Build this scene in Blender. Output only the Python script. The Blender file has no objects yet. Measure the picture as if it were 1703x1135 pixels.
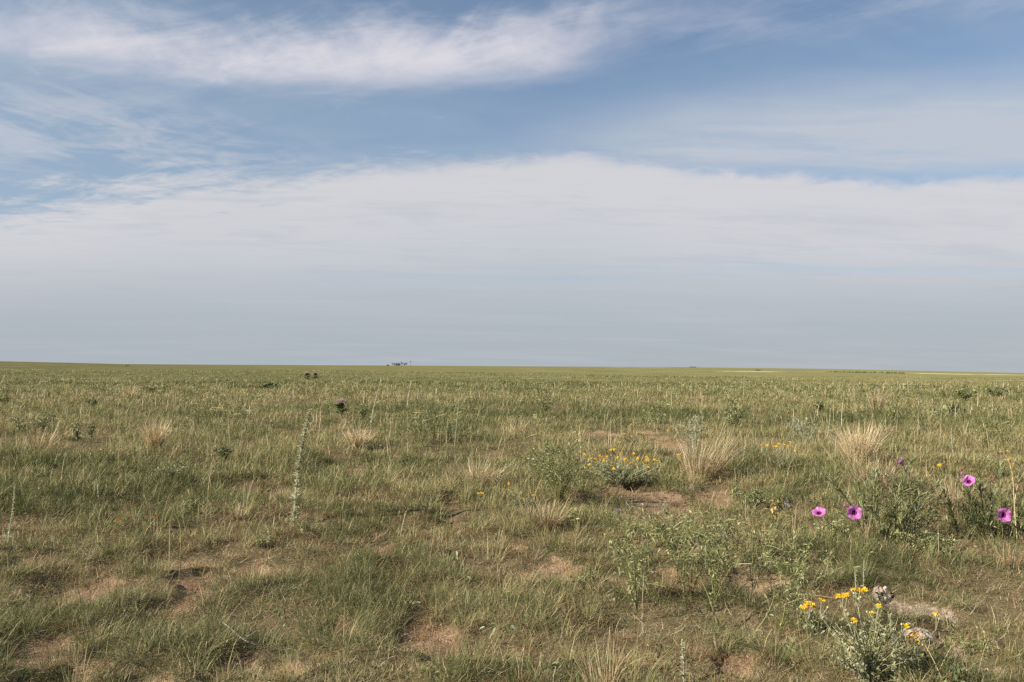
import bpy, math, random
import numpy as np
from mathutils import Vector, Matrix

R = math.radians
rng = np.random.default_rng(11)
scene = bpy.context.scene
COL = scene.collection

# ------------------------------------------------------------------ camera model
FPX = 1527.0                      # focal length in photo pixels (photo 1703 wide)
CAMH = 1.25
EXPOSURE = 0.92
PITCH = math.atan((608.8 - 567.5) / FPX)
ROLL = R(0.27)
_f = np.array([0, math.cos(PITCH), math.sin(PITCH)])
_r0 = np.array([1.0, 0, 0]); _u0 = np.array([0, -math.sin(PITCH), math.cos(PITCH)])
_r = _r0 * math.cos(ROLL) + _u0 * math.sin(ROLL)
_u = -_r0 * math.sin(ROLL) + _u0 * math.cos(ROLL)
EYE = np.array([0, 0, CAMH])

def ray(px, py):
    d = _f + _r * ((px - 851.5) / FPX) - _u * ((py - 567.5) / FPX)
    return d / d[1]
def at(px, py, Z):                # the point at depth Z (metres ahead of the eye) seen there
    return EYE + ray(px, py) * Z

# ------------------------------------------------------------------ noise
def _hash(ix, iy, seed):
    h = (ix.astype(np.int64) * 374761393 + iy.astype(np.int64) * 668265263 + seed * 974634777) & 0xFFFFFFFF
    h = ((h ^ (h >> 13)) * 1274126177) & 0xFFFFFFFF
    return ((h ^ (h >> 16)) & 0xFFFF) / 65535.0
def vnoise(x, y, seed=0):
    ix = np.floor(x); iy = np.floor(y); fx = x - ix; fy = y - iy
    fx = fx * fx * (3 - 2 * fx); fy = fy * fy * (3 - 2 * fy)
    a = _hash(ix, iy, seed); b = _hash(ix + 1, iy, seed); c = _hash(ix, iy + 1, seed); d = _hash(ix + 1, iy + 1, seed)
    return (a + (b - a) * fx) * (1 - fy) + (c + (d - c) * fx) * fy
def fbm(x, y, scale, seed=0, octv=3):
    s = 0; amp = 0.5; tot = 0; k = 1 / scale
    for o in range(octv):
        s = s + amp * vnoise(x * k + 17.3 * o, y * k - 9.1 * o, seed + o); tot += amp; amp *= 0.5; k *= 2.03
    return s / tot
def S(t):
    t = np.clip(t, 0, 1); return t * t * (3 - 2 * t)

# ------------------------------------------------------------------ terrain
def macro(x, y):
    r = np.sqrt(x * x + y * y) + 1e-6
    az = np.degrees(np.arctan2(x, np.maximum(y, 1e-6)))
    edge = np.interp(az, [-30, -10, 4, 14, 30], [230, 210, 140, 108, 84])
    z = -1.1 * S((r - edge) / 55)
    z = z + 1.1 * S((r - edge - 160) / 500) * (1 - S((az - 12) / 14))
    z = z - np.interp(az, [-5, 4, 12, 18, 23, 29, 36], [0, .0003, .0006, .0012, .0024, .0042, .0055]) * np.maximum(r - 260, 0)
    z = z + 3.1 * S((-az - 17) / 14) * S((r - 180) / 500)
    z = z + 1.0 * np.exp(-((az - 10.5) / 1.2) ** 2) * S((r - 900) / 600)
    return np.where(y > 0, z, 0 * z)
BARE = [  # bare soil seen in the photograph: centre x, y, half width, half height (photo pixels), paleness
    (140, 975, 80, 16, 0), (372, 955, 62, 34, 0), (75, 1082, 75, 18, 0), (400, 1078, 44, 16, 0), (480, 1086, 46, 16, 0), (165, 1100, 50, 14, 0),
    (578, 1018, 42, 20, 0), (690, 1020, 44, 18, 0), (735, 1036, 30, 10, 0), (960, 968, 46, 14, 0), (1020, 960, 36, 10, 0), (905, 938, 62, 8, 0), (1240, 962, 36, 14, .1), (1300, 968, 36, 12, .1),
    (1035, 818, 70, 16, .1), (1105, 832, 40, 8, .1), (1185, 822, 40, 9, 0), (472, 811, 30, 5, .1), (655, 760, 40, 7, 0), (805, 762, 45, 7, 0),
    (1112, 736, 42, 6, 0), (1085, 722, 30, 4, 0), (1465, 988, 38, 26, 1), (1540, 1006, 52, 12, .9), (1528, 1046, 52, 24, .9),
    (1590, 1100, 80, 14, .8), (437, 735, 20, 3, 0), (1000, 722, 45, 4, 0), (150, 748, 24, 4, 0), (62, 926, 50, 8, 0),
    (500, 652, 30, 2, 0), (1110, 955, 60, 14, 0), (1215, 1090, 30, 6, 0), (520, 1085, 60, 14, 0), (310, 925, 60, 8, 0),
    (640, 908, 34, 6, 0), (250, 1120, 70, 8, 0), (860, 905, 30, 4, 0),
    (750, 1075, 40, 9, 0), (330, 780, 26, 4, 0), (205, 795, 20, 4, 0), (600, 780, 26, 4, 0)]
_bare = []
for (bx, by, hw, hh, pale) in BARE:
    d = ray(bx, by); Z = CAMH / -d[2]
    d2 = ray(bx, by + hh); Z2 = CAMH / -d2[2]
    ext = .072 * Z / CAMH       # the sward in front would hide its near side: the soil runs on under it
    _bare.append((d[0] * Z, Z - ext * .5, hw * (.92 if pale < .5 else .6) * Z / FPX, max(abs(Z - Z2) * .8, 0.035) * (1 if pale < .5 else .7) + ext * .5, pale))
def bare_field(x, y):
    b = np.zeros_like(x); p = np.zeros_like(x)
    n = fbm(x, y, 0.30, 40, 3) - 0.5
    for (x0, y0, a, c, pale) in _bare:
        e = np.sqrt(((x - x0) / a) ** 2 + ((y - y0) / c) ** 2)
        v = S((1.15 - e + 2.0 * n) / 0.34)
        b = np.maximum(b, v); p = np.maximum(p, v * pale)
    return b, p
def _bare_only(x, y): return bare_field(x, y)[0]
def tussock(x, y):
    """where the sward stands thick and high (1) and where it thins out between (0)"""
    t = fbm(x + .25 * fbm(x, y, .5, 131, 2), y, .34, 141, 3) * .62 + fbm(x, y, 1.25, 151, 2) * .38
    return S((t - .345) / .27)
def cover_field(x, y):
    r = np.sqrt(x * x + y * y)
    b, p = bare_field(x, y)
    c = tussock(x, y) * .42 + .16 + (fbm(x, y, 0.42, 3, 3) * 0.6 + fbm(x, y, 1.7, 9, 2) * 0.4) * .45
    thr = np.interp(r, [0, 5, 9, 20, 60], [0.37, 0.36, 0.33, 0.28, 0.2])
    thr = thr - .05 * S((x / np.maximum(y, 1)) / .35) - .2 * np.exp(-((x - 2.75) / .9) ** 2 - ((y - 5.0) / .9) ** 2)
    c = S((c - thr + 0.05) / 0.09)
    return np.clip(c * (1 - b), 0, 1), p
def gz(x, y):
    x = np.asarray(x, float); y = np.asarray(y, float)
    r = np.sqrt(x * x + y * y)
    near = 1 - S((r - 25) / 50)
    z = macro(x, y)
    m = (fbm(x, y, 0.9, 21, 3) - 0.5) * 0.07 + (fbm(x, y, 0.22, 33, 2) - 0.5) * 0.035
    m = m + 0.10 * (fbm(x, y, 6.0, 5, 2) - 0.5) * S((r - 6) / 8)
    c, _p = cover_field(x, y)
    return z + near * (m + 0.025 * (c - 0.8) + 0.055 * (tussock(x, y) - .5) - .016 * _bare_only(x, y))

def ground(px, py):
    """the ground point seen at a photo pixel (flat foreground, corrected once for the relief)"""
    d = ray(px, py); Z = CAMH / -d[2]
    for _ in range(3):
        g = float(gz(np.array([d[0] * Z]), np.array([Z]))[0]); Z = (CAMH - g) / -d[2]
    return np.array([d[0] * Z, Z, g])

# ------------------------------------------------------------------ materials
def new_mat(name):
    m = bpy.data.materials.new(name); m.use_nodes = True; nt = m.node_tree; nt.nodes.clear(); return m, nt
def N(nt, t, **kw):
    n = nt.nodes.new(t)
    for k, v in kw.items(): setattr(n, k, v)
    return n
def ramp(nt, fac, stops):
    n = N(nt, 'ShaderNodeValToRGB'); e = n.color_ramp.elements
    while len(e) < len(stops): e.new(0.5)
    for k, (p, c) in enumerate(stops):
        e[k].position = p; e[k].color = (*c, 1)
    if fac is not None: nt.links.new(fac, n.inputs[0])
    return n.outputs[0]
def leaf_mat(name, stops, trans=0.25, gloss=0.02, rough=0.5):
    """thin plant tissue: its own colour by the blade's tint, some light passing through, a faint sheen"""
    m, nt = new_mat(name); L = nt.links.new
    a = N(nt, 'ShaderNodeAttribute', attribute_name='tint')
    c = ramp(nt, a.outputs['Fac'], stops)
    d = N(nt, 'ShaderNodeBsdfDiffuse'); L(c, d.inputs[0])
    t = N(nt, 'ShaderNodeBsdfTranslucent'); L(c, t.inputs[0])
    mx = N(nt, 'ShaderNodeMixShader'); mx.inputs[0].default_value = trans
    L(d.outputs[0], mx.inputs[1]); L(t.outputs[0], mx.inputs[2])
    g = N(nt, 'ShaderNodeBsdfGlossy'); g.inputs['Roughness'].default_value = rough; g.inputs[0].default_value = (.9, .9, .85, 1)
    m2 = N(nt, 'ShaderNodeMixShader'); m2.inputs[0].default_value = gloss
    L(mx.outputs[0], m2.inputs[1]); L(g.outputs[0], m2.inputs[2])
    o = N(nt, 'ShaderNodeOutputMaterial'); L(m2.outputs[0], o.inputs[0]); return m
def solid_mat(name, c1, c2, scale=20.0, rough=0.8, bump=0.0):
    m, nt = new_mat(name); L = nt.links.new
    tc = N(nt, 'ShaderNodeTexCoord'); nz = N(nt, 'ShaderNodeTexNoise'); nz.inputs['Scale'].default_value = scale; nz.inputs['Detail'].default_value = 5
    L(tc.outputs['Object'], nz.inputs['Vector'])
    c = ramp(nt, nz.outputs[0], [(.3, c1), (.7, c2)])
    p = N(nt, 'ShaderNodeBsdfPrincipled'); L(c, p.inputs['Base Color']); p.inputs['Roughness'].default_value = rough; p.inputs['Specular IOR Level'].default_value = 0.25
    if bump:
        b = N(nt, 'ShaderNodeBump'); b.inputs['Strength'].default_value = bump; b.inputs['Distance'].default_value = 0.02
        L(nz.outputs[0], b.inputs['Height']); L(b.outputs[0], p.inputs['Normal'])
    o = N(nt, 'ShaderNodeOutputMaterial'); L(p.outputs[0], o.inputs[0]); return m

M = {}
M['grass'] = leaf_mat('grass_blades', [(0, (.078, .094, .034)), (.25, (.148, .158, .060)), (.5, (.240, .230, .094)), (.72, (.34, .290, .140)), (1, (.56, .45, .26))], .28, .012)
M['straw'] = leaf_mat('dry_straw', [(0, (.34, .22, .10)), (.35, (.52, .385, .21)), (.75, (.72, .58, .36)), (1, (.80, .69, .48))], .25)
M['greystraw'] = leaf_mat('grey_straw', [(0, (.17, .085, .035)), (.22, (.30, .19, .095)), (.55, (.47, .37, .215)), (1, (.68, .57, .39))], .22)
M['leaf'] = leaf_mat('green_leaves', [(0, (.032, .048, .015)), (.4, (.105, .130, .044)), (.75, (.21, .225, .088)), (1, (.36, .35, .16))], .25, .05)
M['paleleaf'] = leaf_mat('pale_green_leaves', [(0, (.055, .078, .028)), (.4, (.17, .19, .070)), (.75, (.30, .31, .13)), (1, (.46, .44, .22))], .3, .03)
M['silver'] = leaf_mat('woolly_silver_leaves', [(0, (.18, .185, .105)), (.5, (.37, .37, .23)), (1, (.60, .58, .40))], .35, .015)
M['sagegreen'] = leaf_mat('grey_green_leaves', [(0, (.12, .135, .070)), (.5, (.25, .26, .145)), (1, (.45, .44, .28))], .25, .02)
M['drying'] = leaf_mat('yellowing_leaves', [(0, (.10, .12, .04)), (.45, (.26, .24, .08)), (.75, (.55, .38, .12)), (1, (.62, .46, .22))], .25, .02)
M['dark'] = leaf_mat('dark_green_leaves', [(0, (.030, .048, .015)), (.5, (.078, .108, .030)), (1, (.165, .180, .062))], .25, .06)
M['stemgreen'] = leaf_mat('green_stems', [(0, (.10, .11, .04)), (.6, (.22, .21, .08)), (1, (.36, .31, .13))], .05, .04)
M['stembrown'] = leaf_mat('brown_stems', [(0, (.045, .030, .020)), (1, (.12, .08, .05))], 0.0, .03)
M['yellow'] = leaf_mat('yellow_petals', [(0, (.74, .36, .012)), (.5, (.86, .52, .014)), (1, (.90, .64, .04))], .3, .02)
M['disc'] = leaf_mat('orange_flower_discs', [(0, (.48, .20, .012)), (1, (.66, .34, .02))], .05, .01)
M['bud'] = leaf_mat('pale_green_buds', [(0, (.26, .28, .13)), (1, (.52, .48, .22))], .1, .02)
M['pink'] = leaf_mat('magenta_petals', [(0, (.34, .085, .30)), (.5, (.56, .17, .47)), (1, (.72, .30, .62))], .35, .02)
M['throat'] = leaf_mat('dark_flower_throats', [(0, (.08, .008, .045)), (1, (.18, .02, .12))], .1, .01)
M['paletube'] = leaf_mat('pale_pink_flower_tubes', [(0, (.62, .36, .52)), (1, (.78, .56, .68))], .25, .02)
M['lilac'] = leaf_mat('lilac_petals', [(0, (.26, .22, .42)), (1, (.50, .46, .68))], .25, .02)
M['red'] = leaf_mat('red_brown_petals', [(0, (.20, .03, .008)), (1, (.40, .08, .012))], .2, .02)
M['thistlepink'] = leaf_mat('faded_pink_bristles', [(0, (.34, .23, .20)), (1, (.74, .60, .55))], .2, .01)
M['thistlebase'] = leaf_mat('dark_thistle_bracts', [(0, (.028, .030, .014)), (1, (.075, .070, .03))], .0, .03)
M['twig'] = solid_mat('bleached_wood', (.40, .36, .31), (.68, .64, .57), 60, .85)
M['bark'] = solid_mat('grey_bark', (.04, .034, .03), (.09, .08, .07), 8, .9)
M['clod'] = solid_mat('pale_dirt', (.24, .175, .13), (.46, .37, .30), 34, .95, .9)
M['pad'] = solid_mat('cactus_skin', (.15, .17, .065), (.25, .26, .11), 30, .6, .3)
M['darkpad'] = solid_mat('dark_cactus_skin', (.035, .028, .018), (.10, .075, .045), 30, .8, .4)
M['spine'] = solid_mat('cactus_spines', (.45, .38, .25), (.6, .52, .38), 30, .6)
M['whitewall'] = solid_mat('weathered_white_boards', (.13, .13, .125), (.21, .20, .195), 2, .8)
M['roof'] = solid_mat('dark_shingle_roof', (.035, .034, .036), (.075, .07, .07), 3, .85)
M['metal'] = solid_mat('dull_galvanised_steel', (.12, .12, .125), (.22, .22, .23), 3, .5)
M['darkmetal'] = solid_mat('dark_steel', (.05, .05, .055), (.09, .09, .09), 3, .5)
M['glass'] = solid_mat('dark_window_glass', (.02, .025, .03), (.05, .055, .06), 1, .1)
M['darkcrown'] = leaf_mat('dark_tree_leaves', [(0, (.018, .026, .012)), (1, (.05, .062, .028))], .1, .02)

# ------------------------------------------------------------------ mesh building
class MB:
    def __init__(self): self.V = []; self.F = []; self.T = []; self.K = []; self.n = 0
    def add(self, V, F, tint=0.5, mat=0):
        V = np.asarray(V, float).reshape(-1, 3); F = np.asarray(F, np.int64).reshape(-1, 3)
        self.V.append(V); self.F.append(F + self.n)
        self.T.append(np.broadcast_to(np.asarray(tint, float), (len(V),)).copy()); self.K.append(np.full(len(F), mat, np.int32)); self.n += len(V)
    def mesh(self, name, mats, smooth=False):
        me = bpy.data.meshes.new(name)
        V = np.concatenate(self.V); F = np.concatenate(self.F); T = np.concatenate(self.T); K = np.concatenate(self.K)
        me.vertices.add(len(V)); me.vertices.foreach_set('co', V.astype(np.float32).ravel())
        me.loops.add(F.size); me.loops.foreach_set('vertex_index', F.astype(np.int32).ravel())
        me.polygons.add(len(F)); me.polygons.foreach_set('loop_start', np.arange(0, F.size, 3, dtype=np.int32))
        me.polygons.foreach_set('loop_total', np.full(len(F), 3, np.int32))
        if len(mats) > 1: me.polygons.foreach_set('material_index', K)
        me.polygons.foreach_set('use_smooth', np.full(len(F), bool(smooth)))
        a = me.attributes.new('tint', 'FLOAT', 'POINT'); a.data.foreach_set('value', T.astype(np.float32))
        for m in mats: me.materials.append(m)
        me.update(calc_edges=True); me.validate(); return me
    def build(self, name, mats, parent=None, smooth=False):
        if not isinstance(mats, (list, tuple)): mats = [mats]
        o = bpy.data.objects.new(name, self.mesh(name, mats, smooth)); COL.objects.link(o)
        if parent is not None: o.parent = parent
        return o
def tag(o, label=None, cat=None, group=None, kind=None):
    if label: o['label'] = label
    if cat: o['category'] = cat
    if group: o['group'] = group
    if kind: o['kind'] = kind
    return o
def thing(name, label, cat, loc, group=None):
    o = bpy.data.objects.new(name, None); COL.objects.link(o); o.location = [float(v) for v in loc]; o.empty_display_size = 0.1
    return tag(o, label, cat, group)

def unit(v): return v / np.maximum(np.linalg.norm(v, axis=-1, keepdims=True), 1e-9)
def ribbons(base, az, L, lean, curl, w, nseg, twist=None):
    """N grass blades: each leaves its base at LEAN from upright towards AZ and bends on by CURL along its length"""
    n = len(base); az = np.broadcast_to(az, (n,)); L = np.broadcast_to(L, (n,)); w = np.broadcast_to(w, (n,))
    h = np.zeros(n); z = np.zeros(n); P = []
    dirx, diry = np.sin(az), np.cos(az)
    ta = az + np.pi / 2 + (0 if twist is None else twist)
    sx, sy = np.sin(ta), np.cos(ta)
    for k in range(nseg + 1):
        t = k / nseg
        c = np.stack([base[:, 0] + dirx * h, base[:, 1] + diry * h, base[:, 2] + z], 1)
        if k == nseg: P.append(c[:, None, :])
        else:
            ww = w * 0.5 * (1 - 0.55 * t)
            s = np.stack([sx * ww, sy * ww, 0 * ww], 1)
            P.append(np.stack([c - s, c + s], 1))
        th = lean + curl * (t + 0.5 / nseg)
        h = h + np.sin(th) * L / nseg; z = z + np.cos(th) * L / nseg
    V = np.concatenate(P, 1); m = V.shape[1]
    f = []
    for k in range(nseg - 1): a = 2 * k; f += [(a, a + 1, a + 3), (a, a + 3, a + 2)]
    a = 2 * (nseg - 1); f.append((a, a + 1, a + 2))
    F = (np.arange(n) * m)[:, None, None] + np.array(f)[None]
    return V.reshape(-1, 3), F.reshape(-1, 3), m
def leaves(base, d, L, w, roll, droop=0.25, fold=0.15):
    """N pointed leaves with a folded midrib, growing along unit vectors D"""
    n = len(base); d = unit(np.asarray(d, float)); L = np.broadcast_to(L, (n,))[:, None]; w = np.broadcast_to(w, (n,))[:, None]
    up = np.tile(np.array([0, 0, 1.0]), (n, 1)); s = unit(np.cross(d, up) + 1e-6); nn = np.cross(s, d)
    cr, sr = np.cos(roll)[:, None], np.sin(roll)[:, None]
    s, nn = s * cr + nn * sr, nn * cr - s * sr
    g = np.array([0, 0, -1.0])[None]
    p0 = base; p1 = base + d * L * .35 + g * L * droop * .12; p2 = base + d * L * .72 + g * L * droop * .5; p3 = base + d * L + g * L * droop
    V = np.stack([p0, p1 - s * w * .5 + nn * w * fold, p1, p1 + s * w * .5 + nn * w * fold, p2 - s * w * .36 + nn * w * fold, p2, p2 + s * w * .36 + nn * w * fold, p3], 1)
    f = np.array([(0, 2, 1), (0, 3, 2), (1, 2, 5), (1, 5, 4), (2, 3, 6), (2, 6, 5), (4, 5, 7), (5, 6, 7)])
    F = (np.arange(n) * 8)[:, None, None] + f[None]
    return V.reshape(-1, 3), F.reshape(-1, 3), 8
def tube(mb, P, r, tint=.5, sides=5, mat=0):
    P = np.asarray(P, float); k = len(P); r = np.broadcast_to(r, (k,))
    T = unit(np.gradient(P, axis=0)); ref = np.array([.31, .87, .1]); ref /= np.linalg.norm(ref)
    A = unit(np.cross(T, ref)); B = np.cross(T, A)
    an = np.arange(sides) * 2 * np.pi / sides
    V = P[:, None] + (A[:, None] * np.cos(an)[None, :, None] + B[:, None] * np.sin(an)[None, :, None]) * r[:, None, None]
    V = np.concatenate([V.reshape(-1, 3), P[-1:] + T[-1:] * r[-1]]); F = []
    for i in range(k - 1):
        for j in range(sides):
            a, b = i * sides + j, i * sides + (j + 1) % sides
            F += [(a, b, b + sides), (a, b + sides, a + sides)]
    e = (k - 1) * sides
    for j in range(sides): F.append((e + j, e + (j + 1) % sides, k * sides))
    mb.add(V, F, tint, mat)
def curve(p0, p1, p2, n=8):
    t = np.linspace(0, 1, n)[:, None]; p0, p1, p2 = map(lambda v: np.asarray(v, float), (p0, p1, p2))
    return p0 * (1 - t) ** 2 + 2 * p1 * t * (1 - t) + p2 * t * t
def spline(pts, n=14):
    pts = np.asarray(pts, float); t = np.linspace(0, 1, len(pts)); q = np.linspace(0, 1, n)
    if len(pts) == 2: return np.stack([np.interp(q, t, pts[:, i]) for i in range(3)], 1)
    out = np.stack([np.interp(q, t, pts[:, i]) for i in range(3)], 1)
    for _ in range(2): out[1:-1] = (out[:-2] + 2 * out[1:-1] + out[2:]) / 4
    return out
def sphere_dirs(n, up=0.0):
    v = rng.normal(size=(n, 3)); v[:, 2] += up; return unit(v)

# ------------------------------------------------------------------ ground sheet
def build_ground():
    rr = [0.6]
    while rr[-1] < 6000: rr.append(rr[-1] * (1.0065 if rr[-1] > 2.6 else 1.06))
    rr = np.array(rr)
    az = np.concatenate([np.arange(-180, -46, 6.0), np.arange(-46, 46.01, 0.34), np.arange(50, 180, 6.0)])
    az = np.radians(az); na, nr = len(az), len(rr)
    A, Q = np.meshgrid(az, rr)
    x = (np.sin(A) * Q).ravel(); y = (np.cos(A) * Q).ravel(); z = gz(x, y)
    c, p = cover_field(x, y)
    V = np.stack([x, y, z], 1); V = np.concatenate([V, [[0, 0, 0]]])
    i, j = np.meshgrid(np.arange(nr - 1), np.arange(na), indexing='ij'); i = i.ravel(); j = j.ravel(); j2 = (j + 1) % na
    a, b, cc, d = i * na + j, i * na + j2, (i + 1) * na + j2, (i + 1) * na + j
    F = np.concatenate([np.stack([a, cc, b], 1), np.stack([a, d, cc], 1), np.stack([np.full(na, nr * na), np.arange(na), (np.arange(na) + 1) % na], 1)])
    mb = MB(); mb.add(V, F, np.concatenate([c, [1]]))
    m, nt = new_mat('prairie_soil'); L = nt.links.new
    ge = N(nt, 'ShaderNodeNewGeometry'); pos = ge.outputs['Position']
    def noise(scale, det=4, rough=.6, vec=pos):
        n = N(nt, 'ShaderNodeTexNoise'); n.inputs['Scale'].default_value = scale; n.inputs['Detail'].default_value = det; n.inputs['Roughness'].default_value = rough
        L(vec, n.inputs['Vector']); return n.outputs[0]
    def mix(f, a, b, mode='MIX'):
        n = N(nt, 'ShaderNodeMix', data_type='RGBA', blend_type=mode); 
        if isinstance(f, float): n.inputs[0].default_value = f
        else: L(f, n.inputs[0])
        L(a, n.inputs[6]); L(b, n.inputs[7]); return n.outputs[2]
    def mrange(v, a, b, c=0, d=1):
        n = N(nt, 'ShaderNodeMapRange'); L(v, n.inputs[0]); n.inputs[1].default_value = a; n.inputs[2].default_value = b; n.inputs[3].default_value = c; n.inputs[4].default_value = d; return n.outputs[0]
    att = N(nt, 'ShaderNodeAttribute', attribute_name='tint').outputs['Fac']
    pal = N(nt, 'ShaderNodeAttribute', attribute_name='pale').outputs['Fac']
    soil = ramp(nt, noise(7, 8, .7), [(.28, (.28, .180, .102)), (.5, (.40, .270, .165)), (.72, (.54, .395, .265))])
    speck = ramp(nt, noise(140, 3, .6), [(.40, (.60, .58, .55)), (.52, (1, 1, 1)), (.66, (1.0, 1.0, 1.0)), (.74, (1.25, 1.2, 1.1))])
    vo = N(nt, 'ShaderNodeTexVoronoi', feature='DISTANCE_TO_EDGE'); vo.inputs['Scale'].default_value = 16
    wv = N(nt, 'ShaderNodeVectorMath', operation='MULTIPLY_ADD'); nv = N(nt, 'ShaderNodeTexNoise'); nv.inputs['Scale'].default_value = 9; L(pos, nv.inputs['Vector']); L(nv.outputs[1], wv.inputs[0]); wv.inputs[1].default_value = (.12, .12, .12); L(pos, wv.inputs[2]); L(wv.outputs[0], vo.inputs['Vector'])
    crack = mrange(vo.outputs['Distance'], 0, .05)
    soil = mix(1.0, soil, speck, 'MULTIPLY')
    pale = ramp(nt, noise(22, 6, .75), [(.3, (.30, .215, .16)), (.5, (.42, .33, .265)), (.7, (.56, .48, .41))])
    soil = mix(pal, soil, pale)
    thatch = ramp(nt, noise(60, 5, .7), [(.3, (.120, .092, .052)), (.55, (.22, .172, .095)), (.75, (.34, .27, .155))])
    ad = N(nt, 'ShaderNodeMath', operation='ADD'); L(att, ad.inputs[0]); L(mrange(noise(26, 5, .7), .3, .7, -.35, .35), ad.inputs[1])
    near = mix(mrange(ad.outputs[0], .36, .62), soil, thatch)
    # open grassland far off: mottled sward, straw and green
    sc = N(nt, 'ShaderNodeMapping'); L(pos, sc.inputs[0]); sc.inputs['Scale'].default_value = (1, 1, 0)
    f1 = noise(.035, 6, .65, sc.outputs[0]); f2 = noise(.9, 5, .7, sc.outputs[0])
    fs = N(nt, 'ShaderNodeMath', operation='ADD'); L(mrange(f1, .25, .75, -.2, .62), fs.inputs[0]); L(mrange(f2, .25, .75, -.15, .55), fs.inputs[1])
    far = ramp(nt, fs.outputs[0], [(.0, (.082, .084, .034)), (.35, (.142, .138, .060)), (.62, (.188, .170, .082)), (1, (.29, .245, .135))])
    wash = N(nt, 'ShaderNodeAttribute', attribute_name='wash').outputs['Fac']
    wc = ramp(nt, noise(.25, 4, .7), [(.35, (.40, .33, .20)), (.7, (.58, .48, .33))])
    far = mix(wash, far, wc)
    ln = N(nt, 'ShaderNodeVectorMath', operation='LENGTH'); L(pos, ln.inputs[0])
    col = mix(mrange(ln.outputs['Value'], 22, 80), near, far)
    b = N(nt, 'ShaderNodeBump'); b.inputs['Strength'].default_value = 1.0; b.inputs['Distance'].default_value = .022
    hs = N(nt, 'ShaderNodeMath', operation='ADD'); L(noise(38, 6, .7), hs.inputs[0]); L(noise(150, 3, .6), hs.inputs[1]); h2 = N(nt, 'ShaderNodeMath', operation='MULTIPLY_ADD'); L(crack, h2.inputs[0]); h2.inputs[1].default_value = .35; L(hs.outputs[0], h2.inputs[2]); L(h2.outputs[0], b.inputs['Height'])
    pr = N(nt, 'ShaderNodeBsdfDiffuse'); L(col, pr.inputs[0]); pr.inputs['Roughness'].default_value = .6; L(b.outputs[0], pr.inputs['Normal'])
    o = N(nt, 'ShaderNodeOutputMaterial'); L(pr.outputs[0], o.inputs[0])
    g = mb.build('ground', m, smooth=True)
    a = g.data.attributes.new('pale', 'FLOAT', 'POINT'); a.data.foreach_set('value', np.concatenate([p, [0]]).astype(np.float32))
    # dry washes and bare banks far to the right
    azd = np.degrees(A.ravel()); r = Q.ravel()
    nn = fbm(azd * 1.0, np.log(r) * 6, .9, 77, 3)
    w = np.zeros(len(r))
    for (a0, a1, r0, r1, k) in [(21.5, 32, 470, 640, .6), (12.0, 17, 420, 500, .55), (5.5, 10, 900, 1300, .5), (16, 21, 500, 560, .3), (-13.5, -10, 175, 215, .45)]:
        inside = S((azd - a0) / 1.5) * S((a1 - azd) / 1.5) * S((r - r0) / 25) * S((r1 - r) / 25)
        w = np.maximum(w, k * inside * S((nn - .36) / .18))
    a = g.data.attributes.new('wash', 'FLOAT', 'POINT'); a.data.foreach_set('value', np.concatenate([w, [0]]).astype(np.float32))
    tag(g, kind='structure')
build_ground()

# ------------------------------------------------------------------ grass
def scatter(z0, z1, dens, m0=1.5, slope=.60):
    """points spread evenly over the part of the plain the camera looks over, between two distances"""
    zs = []; xs = []
    edges = np.geomspace(z0, z1, 14)
    for a, b in zip(edges[:-1], edges[1:]):
        zc = .5 * (a + b); hw = slope * b + m0
        n = rng.poisson(dens(zc) * 2 * hw * (b - a))
        zs.append(rng.uniform(a, b, n)); xs.append(rng.uniform(-hw, hw, n))
    return np.concatenate(xs), np.concatenate(zs)

def patch_tint(x, y):
    """how dry the sward is here, 0 green to 1 straw"""
    r = np.sqrt(x * x + y * y)
    t = fbm(x, y, 1.1, 61, 3) * .55 + fbm(x, y, 7.0, 71, 3) * .45
    t2 = fbm(x / 3.5, y, 14.0, 91, 3)
    return np.clip((t - .5) * 1.5 + (t2 - .5) * .8 * S((r - 8) / 20), -.5, .5)

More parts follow.
